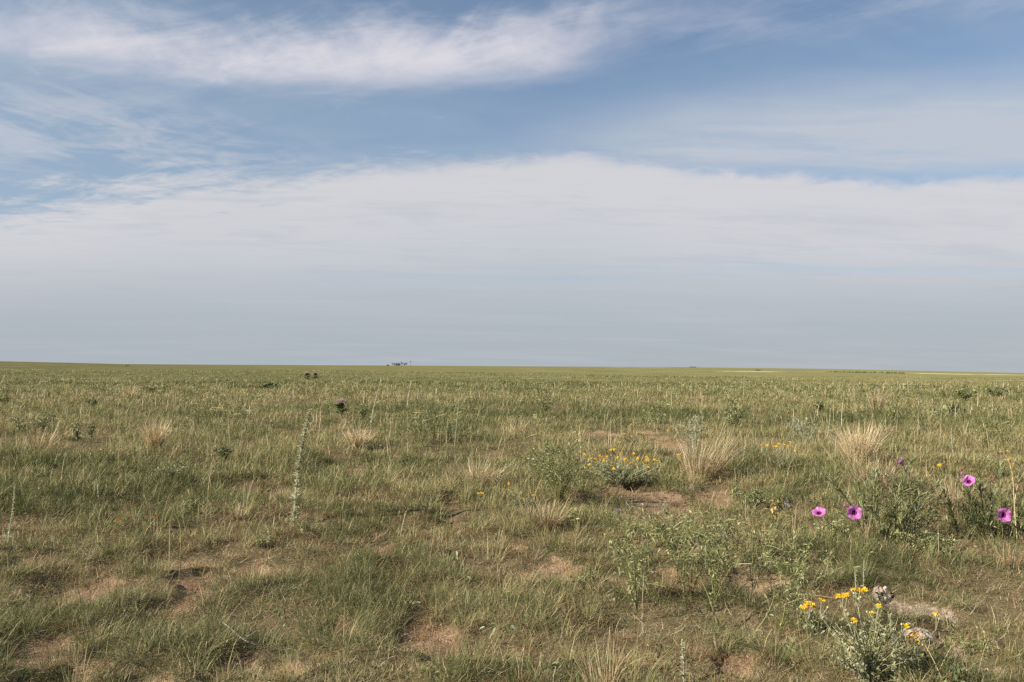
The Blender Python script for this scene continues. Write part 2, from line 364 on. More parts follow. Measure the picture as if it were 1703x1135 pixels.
def clumps(name, z0, z1, dens, nb, hgt, rad, wid, nseg, tmean, tsd, dry=.25, m0=1.5, curl=(.3, 1.5), lean=.55, covp=1.0):
    x, y = scatter(z0, z1, dens, m0)
    c, _ = cover_field(x, y)
    keep = rng.random(len(x)) < np.clip(c * covp + .07, 0, 1); x, y, c = x[keep], y[keep], c[keep]
    n = len(x); r = np.sqrt(x * x + y * y)
    z = gz(x, y); ts = tussock(x, y); keep = rng.random(n) < .34 + .66 * ts; x, y, c, z, ts, r = (q[keep] for q in (x, y, c, z, ts, r)); n = len(x)
    H = hgt * rng.lognormal(0, .28, n) * (.46 + .42 * fbm(x, y, 1.3, 15, 2) + .62 * ts) * (.75 + .25 * c)
    RD = rad * rng.lognormal(0, .3, n)
    k = np.maximum(3, rng.poisson(nb, n)); idx = np.repeat(np.arange(n), k); m = len(idx)
    th = rng.uniform(0, 2 * np.pi, m); rr = RD[idx] * np.sqrt(rng.random(m))
    bx = x[idx] + np.sin(th) * rr; by = y[idx] + np.cos(th) * rr; bz = z[idx] - .008
    wd = rng.uniform(0, 2 * np.pi, n); wm = rng.uniform(.2, 1.3, n)
    ax = np.sin(th) + (np.sin(wd) * wm)[idx] + rng.normal(0, .5, m); ay = np.cos(th) + (np.cos(wd) * wm)[idx] + rng.normal(0, .5, m)
    az = np.arctan2(ax, ay)
    L = H[idx] * rng.uniform(.45, 1.15, m)
    ln = np.abs(rng.normal(0, lean, m)) * (.5 + rr / np.maximum(RD[idx], 1e-6)); ln = np.clip(ln, 0, 1.45)
    cu = rng.uniform(curl[0], curl[1], m)
    W = wid(r[idx]) * rng.uniform(.7, 1.3, m)
    V, F, q = ribbons(np.stack([bx, by, bz], 1), az, L, ln, cu, W, nseg, rng.uniform(-.9, .9, m))
    t = tmean - .10 * (ts[idx] - .5) + patch_tint(x, y)[idx] * .85 + rng.normal(0, tsd, n)[idx] + rng.normal(0, .07, m)
    isdry = rng.random(m) < np.clip(dry * (.85 + 2.6 * patch_tint(x, y)[idx] - .5 * (ts[idx] - .5) + rng.normal(0, .5, n)[idx]), .03, .95)
    t = np.where(isdry, rng.uniform(.66, 1.0, m), np.clip(t, 0, .72))
    mb = MB(); mb.add(V, F, np.repeat(np.clip(t, 0, 1), q)); return mb, m

def merge(*mbs):
    o = MB()
    for b in mbs:
        for V, F, T in zip(b.V, b.F, b.T): pass
        o.V += b.V; o.T += b.T; o.K += b.K; o.F += [f + o.n for f in b.F]; o.n += b.n
    return o

wpx = lambda k: (lambda r: np.maximum(.0021, k * r / 918.0))
parts = []; cnt = 0
for args in [
    # near: fine curly short grass, in tussocks
    dict(z0=2.3, z1=6.2, dens=lambda z: 380, nb=34, hgt=.092, rad=.060, wid=wpx(.34), nseg=3, tmean=.20, tsd=.17, dry=.20, m0=1.3, lean=.75, curl=(.2, 2.0)),
    dict(z0=6.2, z1=12, dens=lambda z: 185, nb=20, hgt=.125, rad=.070, wid=wpx(.45), nseg=3, tmean=.27, tsd=.17, dry=.20, lean=.7, curl=(.2, 1.9)),
    dict(z0=12, z1=26, dens=lambda z: 80 * (12 / z) ** 1.2, nb=19, hgt=.16, rad=.11, wid=wpx(.38), nseg=2, tmean=.42, tsd=.13, dry=.21, lean=.65),
    dict(z0=26, z1=70, dens=lambda z: 19 * (26 / z) ** 1.6, nb=17, hgt=.17, rad=.24, wid=wpx(.42), nseg=2, tmean=.50, tsd=.10, dry=.22, lean=.85),
    dict(z0=70, z1=240, dens=lambda z: 1.4 * (70 / z) ** 1.9, nb=13, hgt=.14, rad=.7, wid=wpx(.5), nseg=1, tmean=.53, tsd=.08, dry=.22),
    # taller, looser bunches among them
    dict(z0=2.6, z1=9, dens=lambda z: 4.5, nb=34, hgt=.17, rad=.05, wid=wpx(.44), nseg=4, tmean=.32, tsd=.10, dry=.2, curl=(.1, 1.1), lean=.45),
    dict(z0=9, z1=40, dens=lambda z: 2.4 * (9 / z) ** .9, nb=20, hgt=.21, rad=.08, wid=wpx(.45), nseg=3, tmean=.33, tsd=.13, dry=.22, curl=(.1, .8), lean=.38)]:
    b, m = clumps('grass', **args); parts.append(b); cnt += m
tag(merge(*parts).build('grass', M['grass']), 'short olive green prairie grass covering the whole plain', 'grass', kind='stuff')

# dead blades lying between the tussocks, and thin dry seed stalks
mb = MB()
x, y = scatter(2.4, 11, lambda z: 800 * min(1, (5 / z) ** 1.4), 1.2); n = len(x)
c, _ = cover_field(x, y); kk = rng.random(n) < .22 + .7 * c; x, y = x[kk], y[kk]; n = len(x)
V, F, q = ribbons(np.stack([x, y, gz(x, y) + rng.uniform(.003, .03, n)], 1), rng.uniform(0, 6.3, n), rng.uniform(.03, .11, n), rng.normal(1.5, .22, n), rng.normal(0, .5, n), wpx(.42)(np.hypot(x, y)), 2, rng.uniform(-1, 1, n))
mb.add(V, F, np.repeat(rng.uniform(.1, 1, n), q))
x, y = scatter(2.6, 60, lambda z: 4.5 * min(1, (7 / z) ** 1.25), 1.2); n = len(x)
kk = rng.random(n) < .25 + .9 * S((fbm(x, y, 2.5, 55, 2) - .4) / .25); x, y = x[kk], y[kk]; n = len(x)
V, F, q = ribbons(np.stack([x, y, gz(x, y)], 1), rng.uniform(0, 6.3, n), rng.uniform(.14, .40, n), np.abs(rng.normal(0, .28, n)), rng.normal(.2, .45, n), wpx(.42)(np.hypot(x, y)), 4, rng.uniform(-1, 1, n))
mb.add(V, F, np.repeat(rng.uniform(.25, 1, n), q))
x, y = scatter(2.4, 13, lambda z: 130 * min(1, (5 / z) ** 1.2), 1.2)
c, _ = cover_field(x, y); ts = tussock(x, y); kk = rng.random(len(x)) < np.clip(1.5 - 2.2 * np.abs(ts - .45) - .5 * (1 - c), 0, 1) * S((fbm(x, y, .8, 171, 2) - .36) / .2); x, y = x[kk], y[kk]
idx = np.repeat(np.arange(len(x)), 26); n = len(idx); o2 = rng.normal(0, .03, (n, 2))
V, F, q = ribbons(np.stack([x[idx] + o2[:, 0], y[idx] + o2[:, 1], gz(x, y)[idx]], 1), rng.uniform(0, 6.3, n), rng.uniform(.03, .09, n), np.abs(rng.normal(.7, .5, n)), rng.uniform(.3, 2.6, n), wpx(.40)(np.hypot(x, y))[idx], 3, rng.uniform(-1, 1, n))
mb.add(V, F, np.repeat(np.clip(rng.normal(.12, .13, n), 0, .5), q))
x, y = scatter(9, 60, lambda z: .55 * min(1, (14 / z) ** 1.2), 1.2); n = len(x)
V, F, q = ribbons(np.stack([x, y, gz(x, y)], 1), rng.uniform(0, 6.3, n), rng.uniform(.30, .62, n), np.abs(rng.normal(0, .16, n)), rng.normal(.1, .3, n), wpx(.42)(np.hypot(x, y)), 4, rng.uniform(-1, 1, n))
mb.add(V, F, np.repeat(rng.uniform(.3, 1, n), q))
tag(mb.build('dry_grass', M['greystraw']), 'dead straw coloured grass blades and thin seed stalks among the green grass', 'dry grass', kind='stuff')

# crumbs and pebbles on the bare soil
x, y = scatter(2.6, 11, lambda z: 170 * min(1, (5 / z) ** 1.5), 1.0); n = len(x)
c, p = cover_field(x, y); kk = rng.random(n) < np.clip(1.05 - c, .04, 1); x, y, p = x[kk], y[kk], p[kk]; n = len(x)
ico = np.array([(1, 0, 0), (-1, 0, 0), (0, 1, 0), (0, -1, 0), (0, 0, 1), (0, 0, -1)], float); icf = np.array([(0, 2, 4), (2, 1, 4), (1, 3, 4), (3, 0, 4), (2, 0, 5), (1, 2, 5), (3, 1, 5), (0, 3, 5)])
sz = rng.lognormal(-5.6, .6, n)
V = ico[None] * sz[:, None, None] * rng.uniform(.5, 1.3, (n, 6, 1)) * np.array([1, 1, .7]) + np.stack([x, y, gz(x, y) + sz * .2], 1)[:, None]
mb = MB(); mb.add(V.reshape(-1, 3), ((np.arange(n) * 6)[:, None, None] + icf[None]).reshape(-1, 3), np.repeat(np.clip(rng.uniform(0, .75, n) + .35 * p, 0, 1), 6))
M['crumb'] = leaf_mat('soil_crumbs', [(0, (.16, .095, .055)), (.5, (.37, .245, .15)), (.8, (.50, .36, .24)), (1, (.58, .50, .42))], 0, .005)
tag(mb.build('gravel', M['crumb']), 'soil crumbs and small pebbles on the bare patches', 'gravel', kind='stuff')

# low leafy weeds, too many to count
mb = MB()
x, y = scatter(2.8, 60, lambda z: 8.5 * min(1, (6 / z) ** 1.05), 1.2)
pn = fbm(x, y, 3.2, 101, 3); right = S((x / np.maximum(y, 1) + .15) / .5)
kk = rng.random(len(x)) < .12 + .9 * S((pn - .50 + .05 * right) / .16); x, y = x[kk], y[kk]; n = len(x); r = np.hypot(x, y)
k = np.clip(rng.poisson(20, n), 6, 40); idx = np.repeat(np.arange(n), k); m = len(idx)
hh = rng.uniform(.06, .24, n) * (1 + .5 * S((r - 8) / 10)); wd = rng.uniform(.05, .14, n) * (1 + .6 * S((r - 10) / 20))
d = sphere_dirs(m, .3); zz = rng.random(m)
bx = x[idx] + d[:, 0] * wd[idx] * rng.random(m); by = y[idx] + d[:, 1] * wd[idx] * rng.random(m); bz = gz(x, y)[idx] + .01 + zz * hh[idx]
LL = np.maximum(rng.uniform(.014, .036, n)[idx], 1.7 * r[idx] / 918)
V, F, q = leaves(np.stack([bx, by, bz], 1), d, LL, LL * rng.uniform(.25, .5, n)[idx], rng.uniform(-1, 1, m))
mb.add(V, F, np.repeat(np.clip(rng.normal(.52, .2, n)[idx] + .2 * S((r - 12) / 20)[idx] + rng.normal(0, .22, m), 0, .62 + .38 * S((r - 8) / 8)[idx]), q))
tag(mb.build('ground_cover', M['leaf']), 'low leafy green weeds scattered through the grass', 'weeds', kind='stuff')

# ------------------------------------------------------------------ plants, one by one
def spot(px, yb, yt, wpx_):
    """base point on the ground, height and width in metres, of a plant seen between those photo pixels"""
    g = ground(px, yb); k = g[1] / FPX
    return g, (yb - yt) * k, wpx_ * k, k

def dry_tuft(label, px, yb, yt, w, n0=170, mat='straw', t0=.25, t1=1.0, lean=(0, 0), spread=1.0, curl=.55, group='bleached dry grass tufts'):
    g, H, W, k = spot(px, yb, yt, w); n = int(n0 * 2.6)
    th = rng.uniform(0, 6.28, n); q = np.sqrt(rng.random(n)); br = W * .27
    b = np.stack([np.sin(th) * q * br, np.cos(th) * q * br, 0 * q], 1)
    dx = np.sin(th) * q * spread + lean[0] + rng.normal(0, .12, n); dy = np.cos(th) * q * spread + lean[1] + rng.normal(0, .12, n)
    az = np.arctan2(dx, dy); a = np.arctan(np.hypot(dx, dy) * W / (2.2 * max(H, .01)) * 1.5)
    L = H * rng.uniform(.45, 1.12, n) / np.clip(np.cos(a * .8), .4, 1)
    mb = MB(); brk = rng.random(n) < .16; L = np.where(brk, L * rng.uniform(.5, .9, n), L); V, F, m = ribbons(b, az + rng.normal(0, .35, n), L, a * .6 + np.where(brk, rng.uniform(.2, .9, n), 0), rng.normal(.35, .45, n) * (curl + .45) + a * .3 + np.where(brk, rng.uniform(.3, 1.6, n), 0), max(.0022, .40 * g[1] / 918) * rng.uniform(.6, 1.4, n), 5, rng.uniform(-1, 1, n))
    k2 = (rng.random(n) < .15).astype(np.int32); mb.add(V, F, np.repeat(np.where(k2, rng.uniform(.1, .6, n), np.clip(rng.uniform(t0 * .6, t1 * .95, n), 0, 1)), m)); mb.K[-1] = np.repeat(k2, len(F) // n)
    o = mb.build('dry_grass_tuft', [M[mat], M['grass']]); o.location = g; return tag(o, label, 'grass tuft', group)

def stalk(label, pts, rad, leafL=.03, nleaf=60, smat='silver', lmat='silver', name='woolly_stalk', cat='plant stalk', group='tall stalks', dens=None, seed_head=None, tw=.38, up=.8, t=.78):
    tt = t
    """one tall stem through photo pixels (base first), leafed along its length"""
    g = ground(*pts[0]); Z = g[1]; nleaf = int(nleaf * 1.5) if nleaf < 500 else nleaf
    P = [g] + [at(px, py, Z + dz) for (px, py), dz in zip(pts[1:], np.cumsum(rng.normal(0, .012, len(pts) - 1)))]
    P = spline(np.array(P) - g, 16); t = np.linspace(0, 1, 16)
    o = thing(name, label, cat, g, group)
    mb = MB(); tube(mb, P, np.maximum(rad, .52 * Z / 918) * (1 - .6 * t), rng.uniform(.5, .9), 6); mb.build('stem', M[smat], o, True)
    if nleaf:
        u = rng.random(nleaf) if dens is None else np.interp(rng.random(nleaf), dens[1], dens[0])
        b = np.stack([np.interp(u, t, P[:, i]) for i in range(3)], 1); th = rng.uniform(0, 6.28, nleaf)
        d = np.stack([np.sin(th), np.cos(th), np.full(nleaf, up) + rng.normal(0, .3, nleaf)], 1)
        LL = max(leafL, 1.9 * Z / 918) * rng.uniform(.45, 1.5, nleaf) * (1.15 - .7 * u)
        V, F, m = leaves(b, d, LL, LL * tw, rng.uniform(-.6, .6, nleaf), .3)
        mb = MB(); mb.add(V, F, np.repeat(np.clip(rng.normal(tt, .2, nleaf), 0, 1), m)); mb.build('leaves', M[lmat], o)
    if seed_head:
        hl, n = seed_head; u = 1 - hl * rng.random(n); b = np.stack([np.interp(u, t, P[:, i]) for i in range(3)], 1)
        d = sphere_dirs(n, 1.2); V, F, m = leaves(b, d, max(.012, 1.1 * Z / 918), max(.004, .4 * Z / 918), rng.uniform(-1, 1, n), .1)
        mb = MB(); mb.add(V, F, np.repeat(rng.uniform(.3, 1, n), m)); mb.build('seed_head', M['straw'] if smat != 'silver' else M['silver'], o)
    return o

def weed(label, px, yb, yt, w, nst=14, nleaf=420, leafL=.022, asp=.38, lmat='leaf', smat='stemgreen', name='leafy_weed', cat='weed', group='leafy weeds', t=.5, depth=.9, low=.15, upward=.25, rad=.0022, arch=.25, roots=1, rspread=.30):
    """a branching herb: stems fanning from one root, leaves all along them, gaps between"""
    g, H, W, k = spot(px, yb, yt, w); Z = g[1]
    o = thing(name, label, cat, g, group); mb = MB(); B = []; D = []
    rr = max(rad, .32 * Z / 918); nleaf = int(nleaf * 2.2)
    th_ = rng.uniform(0, 6.28, roots); q_ = np.sqrt(rng.random(roots)); RB = np.stack([np.sin(th_) * q_ * W * rspread, np.cos(th_) * q_ * W * rspread * depth, 0 * q_], 1) if roots > 1 else np.zeros((1, 3))
    for s in range(nst):
        th = rng.uniform(0, 6.28); q = math.sqrt(rng.uniform(.02, 1)); hh = H * (1 - .25 * q * q) * rng.uniform(.7, 1.08)
        tip = np.array([math.sin(th) * q * W / 2, math.cos(th) * q * W / 2 * depth, hh]); mid = tip * np.array([arch, arch, .62]) + rng.normal(0, .02 * H + .003, 3)
        b0 = RB[s % roots]; tip[:2] = tip[:2] * (1 if roots == 1 else .45) + b0[:2] * (0 if roots == 1 else 1.25); mid[:2] = b0[:2] + (tip[:2] - b0[:2]) * arch
        P = curve(b0 - [0, 0, .01], mid, tip, 9); tube(mb, P, rr * np.linspace(1, .35, 9), rng.uniform(.2, .8), 4)
        for _ in range(3):     # side branches
            i = rng.integers(3, 8); e = P[i] + (sphere_dirs(1, .5)[0] * np.array([W, W, H])) * rng.uniform(.08, .2)
            Q = curve(P[i], (P[i] + e) / 2 + np.array([0, 0, .01]), e, 5); tube(mb, Q, rr * .5, rng.uniform(.3, .9), 3)
            u = rng.random((8, 1)); B.append(Q[0] * (1 - u) + Q[-1] * u)
        ii = rng.uniform(low * 8, 8, 16); B.append(np.stack([np.interp(ii, np.arange(9), P[:, a]) for a in range(3)], 1))
    mb.build('stem', M[smat], o)
    B = np.concatenate(B); B = B[rng.integers(0, len(B), nleaf)] + rng.normal(0, .006 + .01 * H, (nleaf, 3)); B[:, 2] = np.maximum(B[:, 2], .004)
    LL = np.maximum(leafL * 1.05, 2.0 * Z / 918) * rng.uniform(.5, 1.4, nleaf)
    V, F, m = leaves(B, sphere_dirs(nleaf, upward), LL, LL * asp, rng.uniform(-1.2, 1.2, nleaf), .25)
    mb = MB(); mb.add(V, F, np.repeat(np.clip(rng.normal(t + .08, .30, nleaf), 0, 1), m)); mb.build('foliage', M[lmat], o)
    return o

def flower_head(parent, P, size, n=14, tilt=None):
    """one yellow daisy head: ray petals round a domed disc on a green cup"""
    d = unit(np.array([rng.normal(-.1, .35), rng.normal(-.35, .3), 1.0])) if tilt is None else unit(np.asarray(tilt, float))
    a = unit(np.cross(d, [.3, .9, .2])); b = np.cross(d, a)
    an = np.arange(n) * 2 * np.pi / n + rng.normal(0, .12, n)
    out = a * np.cos(an)[:, None] + b * np.sin(an)[:, None]
    mb = MB(); LL = size * .5 * rng.uniform(.8, 1.15, n)
    V, F, m = leaves(P + out * size * .10, out + d * rng.uniform(.0, .5, n)[:, None], LL, LL * .42, rng.normal(0, .3, n), .15)
    mb.add(V, F, np.repeat(rng.uniform(.2, 1, n), m))
    dome(mb, P + d * size * .02, d, size * .20, size * .13, .3, 1)
    dome(mb, P + d * size * .03, -d, size * .19, size * .36, .5, 2)
    return mb.build('flower_head', [M['yellow'], M['disc'], M['bud']], parent)
def dome(mb, c, d, r, h, tint, mat=0, n=7):
    a = unit(np.cross(d, [.3, .9, .2])); b = np.cross(d, a); an = np.arange(n) * 2 * np.pi / n
    ring = lambda q, z: c + (a * np.cos(an)[:, None] + b * np.sin(an)[:, None]) * r * q + d * h * z
    V = np.concatenate([ring(1, 0), ring(.72, .62), [c + d * h]]); F = []
    for j in range(n):
        k = (j + 1) % n; F += [(j, k, n + k), (j, n + k, n + j), (n + j, n + k, 2 * n)]
    mb.add(V, F, tint, mat)
def bud(mb, c, d, r, h):
    dome(mb, c, d, r, h * .6, rng.uniform(.2, 1)); dome(mb, c, -d, r, h * .4, rng.uniform(.2, .8))

def yellow_plant(label, base, heads, clusters=None, leafn=300, size=.024, W=None, H=None, buds=2, leafL=.022, lmat='leaf', lt=.5, pxs=3.2):
    """yellow flowered perennial: HEADS are photo pixels of flower heads, each on a stem of its own from the shared root"""
    g = ground(*base); Z = g[1]; o = thing('yellow_flower_plant', label, 'flowering plant', g, 'yellow flowered plants')
    B = []; sz = max(size, pxs * Z / 918)
    for hd in heads:
        pts = hd if isinstance(hd, list) else [hd]
        dz = rng.uniform(-.12, .12)
        tops = [at(px, py, Z + dz + rng.normal(0, .015)) - g for px, py in pts]
        c = np.mean(tops, 0); low_ = c - np.array([rng.normal(0, .006), 0, min(.07, c[2] * .35)])
        P = curve((rng.normal(0, .012), rng.normal(0, .012), -.01), low_ * np.array([.45, .45, .55]), low_, 8)
        mb = MB(); tube(mb, P, max(.0022, .28 * Z / 918) * np.linspace(1, .7, 8), .6, 5)
        for tp in tops: tube(mb, curve(low_, (low_ + tp) / 2 + rng.normal(0, .004, 3), tp - np.array([0, 0, sz * .25]), 5), max(.0013, .2 * Z / 918), .75, 4)
        bl = []
        for _ in range(rng.integers(0, buds + 1) * len(pts)):
            bp = c + np.array([rng.normal(0, .022), rng.normal(0, .022), -rng.uniform(.0, .035)]); bl.append(bp); tube(mb, curve(low_, (low_ + bp) / 2, bp, 4), max(.0011, .18 * Z / 918), .7, 4)
        s = mb.build('stem', M['silver'] if lmat == 'sagegreen' else M['stemgreen'], o, True)
        for tp in tops: flower_head(s, tp, sz * rng.uniform(.85, 1.15), rng.integers(11, 16))
        for bp in bl:
            mb = MB(); bud(mb, bp, np.array([0, 0, 1.0]), max(.0045, .38 * Z / 918), max(.012, .9 * Z / 918)); mb.build('bud', M['bud'], s, True)
        u = rng.random(20) ** .8; B.append(np.stack([np.interp(u, np.linspace(0, 1, 8), P[:, i]) for i in range(3)], 1))
    if W:     # more leafy shoots without flowers
        for _ in range(min(60, int(leafn / 40))):
            th = rng.uniform(0, 6.28); q = math.sqrt(rng.random()); tip = np.array([math.sin(th) * q * W / 2, math.cos(th) * q * W / 2, H * rng.uniform(.45, .9) * (1 - .3 * q * q)])
            P = curve((0, 0, 0), tip * [.3, .3, .6], tip, 6); mb = MB(); tube(mb, P, max(.0018, .25 * Z / 918), .5, 4); mb.build('shoot', M['stemgreen'], o, True)
            u = rng.random(26); B.append(np.stack([np.interp(u, np.linspace(0, 1, 6), P[:, i]) for i in range(3)], 1))
    B = np.concatenate(B); n = leafn; B = B[rng.integers(0, len(B), n)] + rng.normal(0, .004, (n, 3))
    LL = np.maximum(leafL, 1.4 * Z / 918) * rng.uniform(.6, 1.3, n)
    V, F, m = leaves(B, sphere_dirs(n, .5), LL, LL * .30, rng.uniform(-1, 1, n), .3)
    mb = MB(); mb.add(V, F, np.repeat(np.clip(rng.normal(lt, .22, n), 0, 1), m)); mb.build('foliage', M[lmat], o)
    return o

def trumpet(parent, P, face, size, label=None, wilt=0):
    """a funnel shaped flower: five-lobed ruffled rim, pale tube, dark throat"""
    d = unit(np.asarray(face, float)); a = unit(np.cross(d, [.1, .3, 1.0])); b = np.cross(d, a); n = 40
    an = np.arange(n) * 2 * np.pi / n; R0 = size / 2
    lw = rng.normal(0, 1, 3); lobe = 1 + .03 * np.cos(5 * an) + .018 * lw[0] * np.cos(3 * an + lw[1]) + .012 * np.cos(10 * an + 1) + .02 * lw[2] * np.cos(2 * an)
    prof = [(.20, -.42), (.27, -.26), (.42, -.10), (.66, .0), (.86, .05), (1.0, .055)]
    def rings(pr, off=0):
        out = []
        for q, z in pr:
            l = lobe if q > .5 else 1 + (lobe - 1) * q
            ruff = .10 * R0 * np.cos(5 * an + .6) * q ** 3 + .06 * R0 * np.sin(9 * an + lw[1]) * q ** 4 + wilt * R0 * .22 * q ** 2 * np.sin(3 * an + 1)
            out.append(P + (a * np.cos(an)[:, None] + b * np.sin(an)[:, None]) * (R0 * q * l)[:, None] + d * (z * size * .9 + ruff + off)[:, None])
        return out
    def skin(rs):
        F = []
        for i in range(len(rs) - 1):
            for j in range(n):
                k = (j + 1) % n; F += [(i * n + j, i * n + k, (i + 1) * n + k), (i * n + j, (i + 1) * n + k, (i + 1) * n + j)]
        return np.concatenate(rs), F
    star = .5 + .35 * np.abs(np.cos(2.5 * an)) ** 6
    mb = MB(); V, F = skin(rings(prof[1:])); mb.add(V, F, np.concatenate([star * (.55 + .1 * i) for i in range(5)]))
    o = mb.build('flower', M['pink'], parent, True)
    if label: o['label'] = label
    mb = MB(); V, F = skin(rings([(.05, -.40), (.14, -.37), (.23, -.24), (.33, -.12)], .002)); mb.add(V, F, .5); mb.build('throat', M['throat'], o, True)
    mb = MB(); V, F = skin(rings([(.07, -1.0), (.10, -.8), (.16, -.55), (.225, -.40), (.29, -.245)], -.0015)); mb.add(V, F, .5); mb.build('flower_tube', M['paletube'], o, True)
    return o, P - d * size * .9

def morning_glory(label, px, yb, yt, w, flowers, budpx, nst=40, shift=0):
    g, H, W, k = spot(px, yb, yt, w); Z = g[1]
    o = thing('bush_morning_glory', label, 'flowering plant', g, 'morning glory bushes'); B = []; D = []
    for s in range(nst):
        th = rng.uniform(0, 6.28); q = math.sqrt(rng.random()); tip = np.array([math.sin(th) * q * W / 2, math.cos(th) * q * W * .35, H * rng.uniform(.55, 1.0) * (1 - .35 * q * q)])
        b0 = np.array([tip[0] * rng.uniform(.2, .75) + rng.normal(0, .03), tip[1] * .5 + rng.normal(0, .03), -.01]); P = curve(b0, b0 + (tip - b0) * [.3, .3, .65], tip, 9)
        mb = MB(); tube(mb, P, np.linspace(.0042, .0016, 9), rng.uniform(.1, .7), 5); mb.build('stem', M['stembrown'] if s % 3 == 0 else M['stemgreen'], o, True)
        u = rng.uniform(.15, 1, 46); B.append(np.stack([np.interp(u, np.linspace(0, 1, 9), P[:, i]) for i in range(3)], 1))
        t = unit(tip); D.append(unit(np.tile(t, (46, 1)) * .8 + sphere_dirs(46, .5) * .75))
    B = np.concatenate(B); D = np.concatenate(D); n = len(B); LL = rng.uniform(.045, .105, n)
    V, F, m = leaves(B, D, LL, np.full(n, .0062), rng.uniform(-1, 1, n), .18)
    mb = MB(); mb.add(V, F, np.repeat(np.clip(rng.normal(.50, .25, n), 0, 1), m)); mb.build('foliage', M['leaf'], o)
    for (fx, fy, dz, face, size, lab, wl) in flowers:
        f, root = trumpet(o, at(fx, fy, Z + dz) - g, face, size, lab, wl)
        mb = MB(); tube(mb, curve(root * [.6, .6, .2] , root * [.8, .8, .8], root, 8), .0026, .5, 5); mb.build('flower_stalk', M['stemgreen'], o, True)
    for (bx, by, dz) in budpx:
        P = at(bx, by, Z + dz) - g; mb = MB(); d = unit(np.array([.2, -.2, 1.0])); dome(mb, P, d, .006, .022, .4); dome(mb, P, -d, .006, .014, .2); mb.build('flower_bud', M['pink'], o, True)
        mb = MB(); tube(mb, curve(P * [.7, .7, .3], P * [.9, .9, .8], P - d * .013, 6), .002, .5, 4); mb.build('flower_stalk', M['stemgreen'], o, True)
    return o

def small_flower(label, base, top, kind, name, n=1, size=.03):
    g = ground(*base); Z = g[1]; o = thing(name, label, 'wildflower', g); tops = [top] if isinstance(top, tuple) else top
    for tp in tops:
        P = at(tp[0], tp[1], Z + rng.normal(0, .02)) - g
        mb = MB(); tube(mb, curve((0, 0, 0), P * [.3, .3, .6], P, 7), max(.0014, .24 * Z / 918), .4, 4); s = mb.build('stem', M['stemgreen'], o, True)
        mb = MB()
        if kind == 'red':
            n = 12; an = np.arange(n) * 2 * np.pi / n; out = np.stack([np.cos(an), np.sin(an), np.full(n, .15)], 1)
            V, F, m = leaves(P + out * size * .1, out, np.full(n, size * .5), size * .22, np.zeros(n), .2); mb.add(V, F, .6)
            V, F, m = leaves(P + out * size * .42 - [0, 0, size * .06], out, np.full(n, size * .24), size * .2, np.zeros(n), .4); mb.add(V, F, .6, 1)
            dome(mb, P, np.array([0, 0, 1.0]), size * .2, size * .16, .1); mb.build('flower_head', [M['red'], M['yellow']], s)
        else:
            n = 26; b = P + rng.normal(0, 1, (n, 3)) * [.009, .009, .008]
            V, F, m = leaves(b, sphere_dirs(n, .6), np.full(n, size * .5), size * .3, rng.uniform(-1, 1, n), .1); mb.add(V, F, np.repeat(rng.random(n), m)); mb.build('flower_cluster', M['lilac'], s)
    n = 34; u = rng.random(n); B = (P * u[:, None]) * [.7, .7, .8]
    V, F, m = leaves(B + rng.normal(0, .012, (n, 3)) + [0, 0, .015], sphere_dirs(n, .5), rng.uniform(.015, .03, n), .007, rng.uniform(-1, 1, n), .3)
    mb = MB(); mb.add(V, F, np.repeat(rng.uniform(.2, .8, n), m)); mb.build('leaves', M['leaf'], o); return o

# --- bush morning glories, right
morning_glory('dark green morning glory bush with three magenta flowers, two low at its left side', 1466, 898, 752, 225,
    [(1362, 852, -.12, (-.35, -.55, .80), .088, 'magenta flower tilted to the sky, leftmost', 0), (1421, 853, -.30, (-.12, -1, .12), .098, 'magenta flower facing straight out with a dark throat', 0),
     (1496, 768, .02, (-.72, .25, .62), .075, 'flower seen from the side with its pale tube showing', 0)], [(1404, 842, -.2), (1512, 790, .05)])
morning_glory('dark green morning glory bush at the right edge with two open magenta flowers', 1662, 900, 772, 185,
    [(1611, 800, -.05, (-.45, -.62, .64), .088, 'magenta flower tilted left near the bush top', .3), (1670, 857, -.22, (-.05, -1, .1), .098, 'wide open flower crossed by a dry stem', .5)], [(1599, 789, -.05), (1634, 815, 0)], 34)

# --- yellow flowered plants
c2 = lambda x, y: (1290 + x / 5.32, 930 + y / 5.32)
yellow_plant('large grey green yellow-flowered plant in the near right corner, beside pale dirt', (1446, 1140),
    [[c2(285, 388), c2(250, 420), c2(330, 415)], [c2(405, 360)], [c2(548, 326), c2(597, 322), c2(632, 320)], [c2(690, 270), c2(745, 276), c2(790, 272)],
     [c2(910, 415), c2(850, 480)], [c2(693, 542)], [c2(1420, 482)], [c2(1155, 592)], [c2(1182, 692), c2(1235, 676)], [c2(1255, 730), c2(1225, 715)], [c2(668, 740)], [c2(655, 842)], [c2(600, 742)]],
    leafn=2600, size=.026, W=.42, H=.36, buds=4, lt=.70, leafL=.021, lmat='sagegreen')
c3 = lambda x, y: (940 + x / 5.32, 680 + y / 5.32)
yellow_plant('dense yellow-flowered bush above the bare sandy patch right of centre', (1036, 806),
    [c3(170, 403), c3(250, 372), c3(230, 440), c3(258, 446), [c3(380, 372), c3(405, 366), c3(432, 362)], c3(308, 420), c3(350, 447), c3(340, 455), c3(322, 482), c3(428, 528), c3(466, 438), c3(498, 392), c3(604, 397), [c3(530, 468), c3(560, 474)], c3(718, 452), c3(716, 482), c3(790, 452), c3(815, 460), c3(735, 488), c3(640, 440)] + [(1036 + 60 * math.cos(q) * w, 771 + 13 * math.sin(q) * w) for q, w in zip(np.linspace(0, 18, 16), np.sqrt(np.linspace(.05, 1, 16)))],
    leafn=4600, size=.036, W=.74, H=.25, lt=.6, buds=1, leafL=.024, lmat='sagegreen')
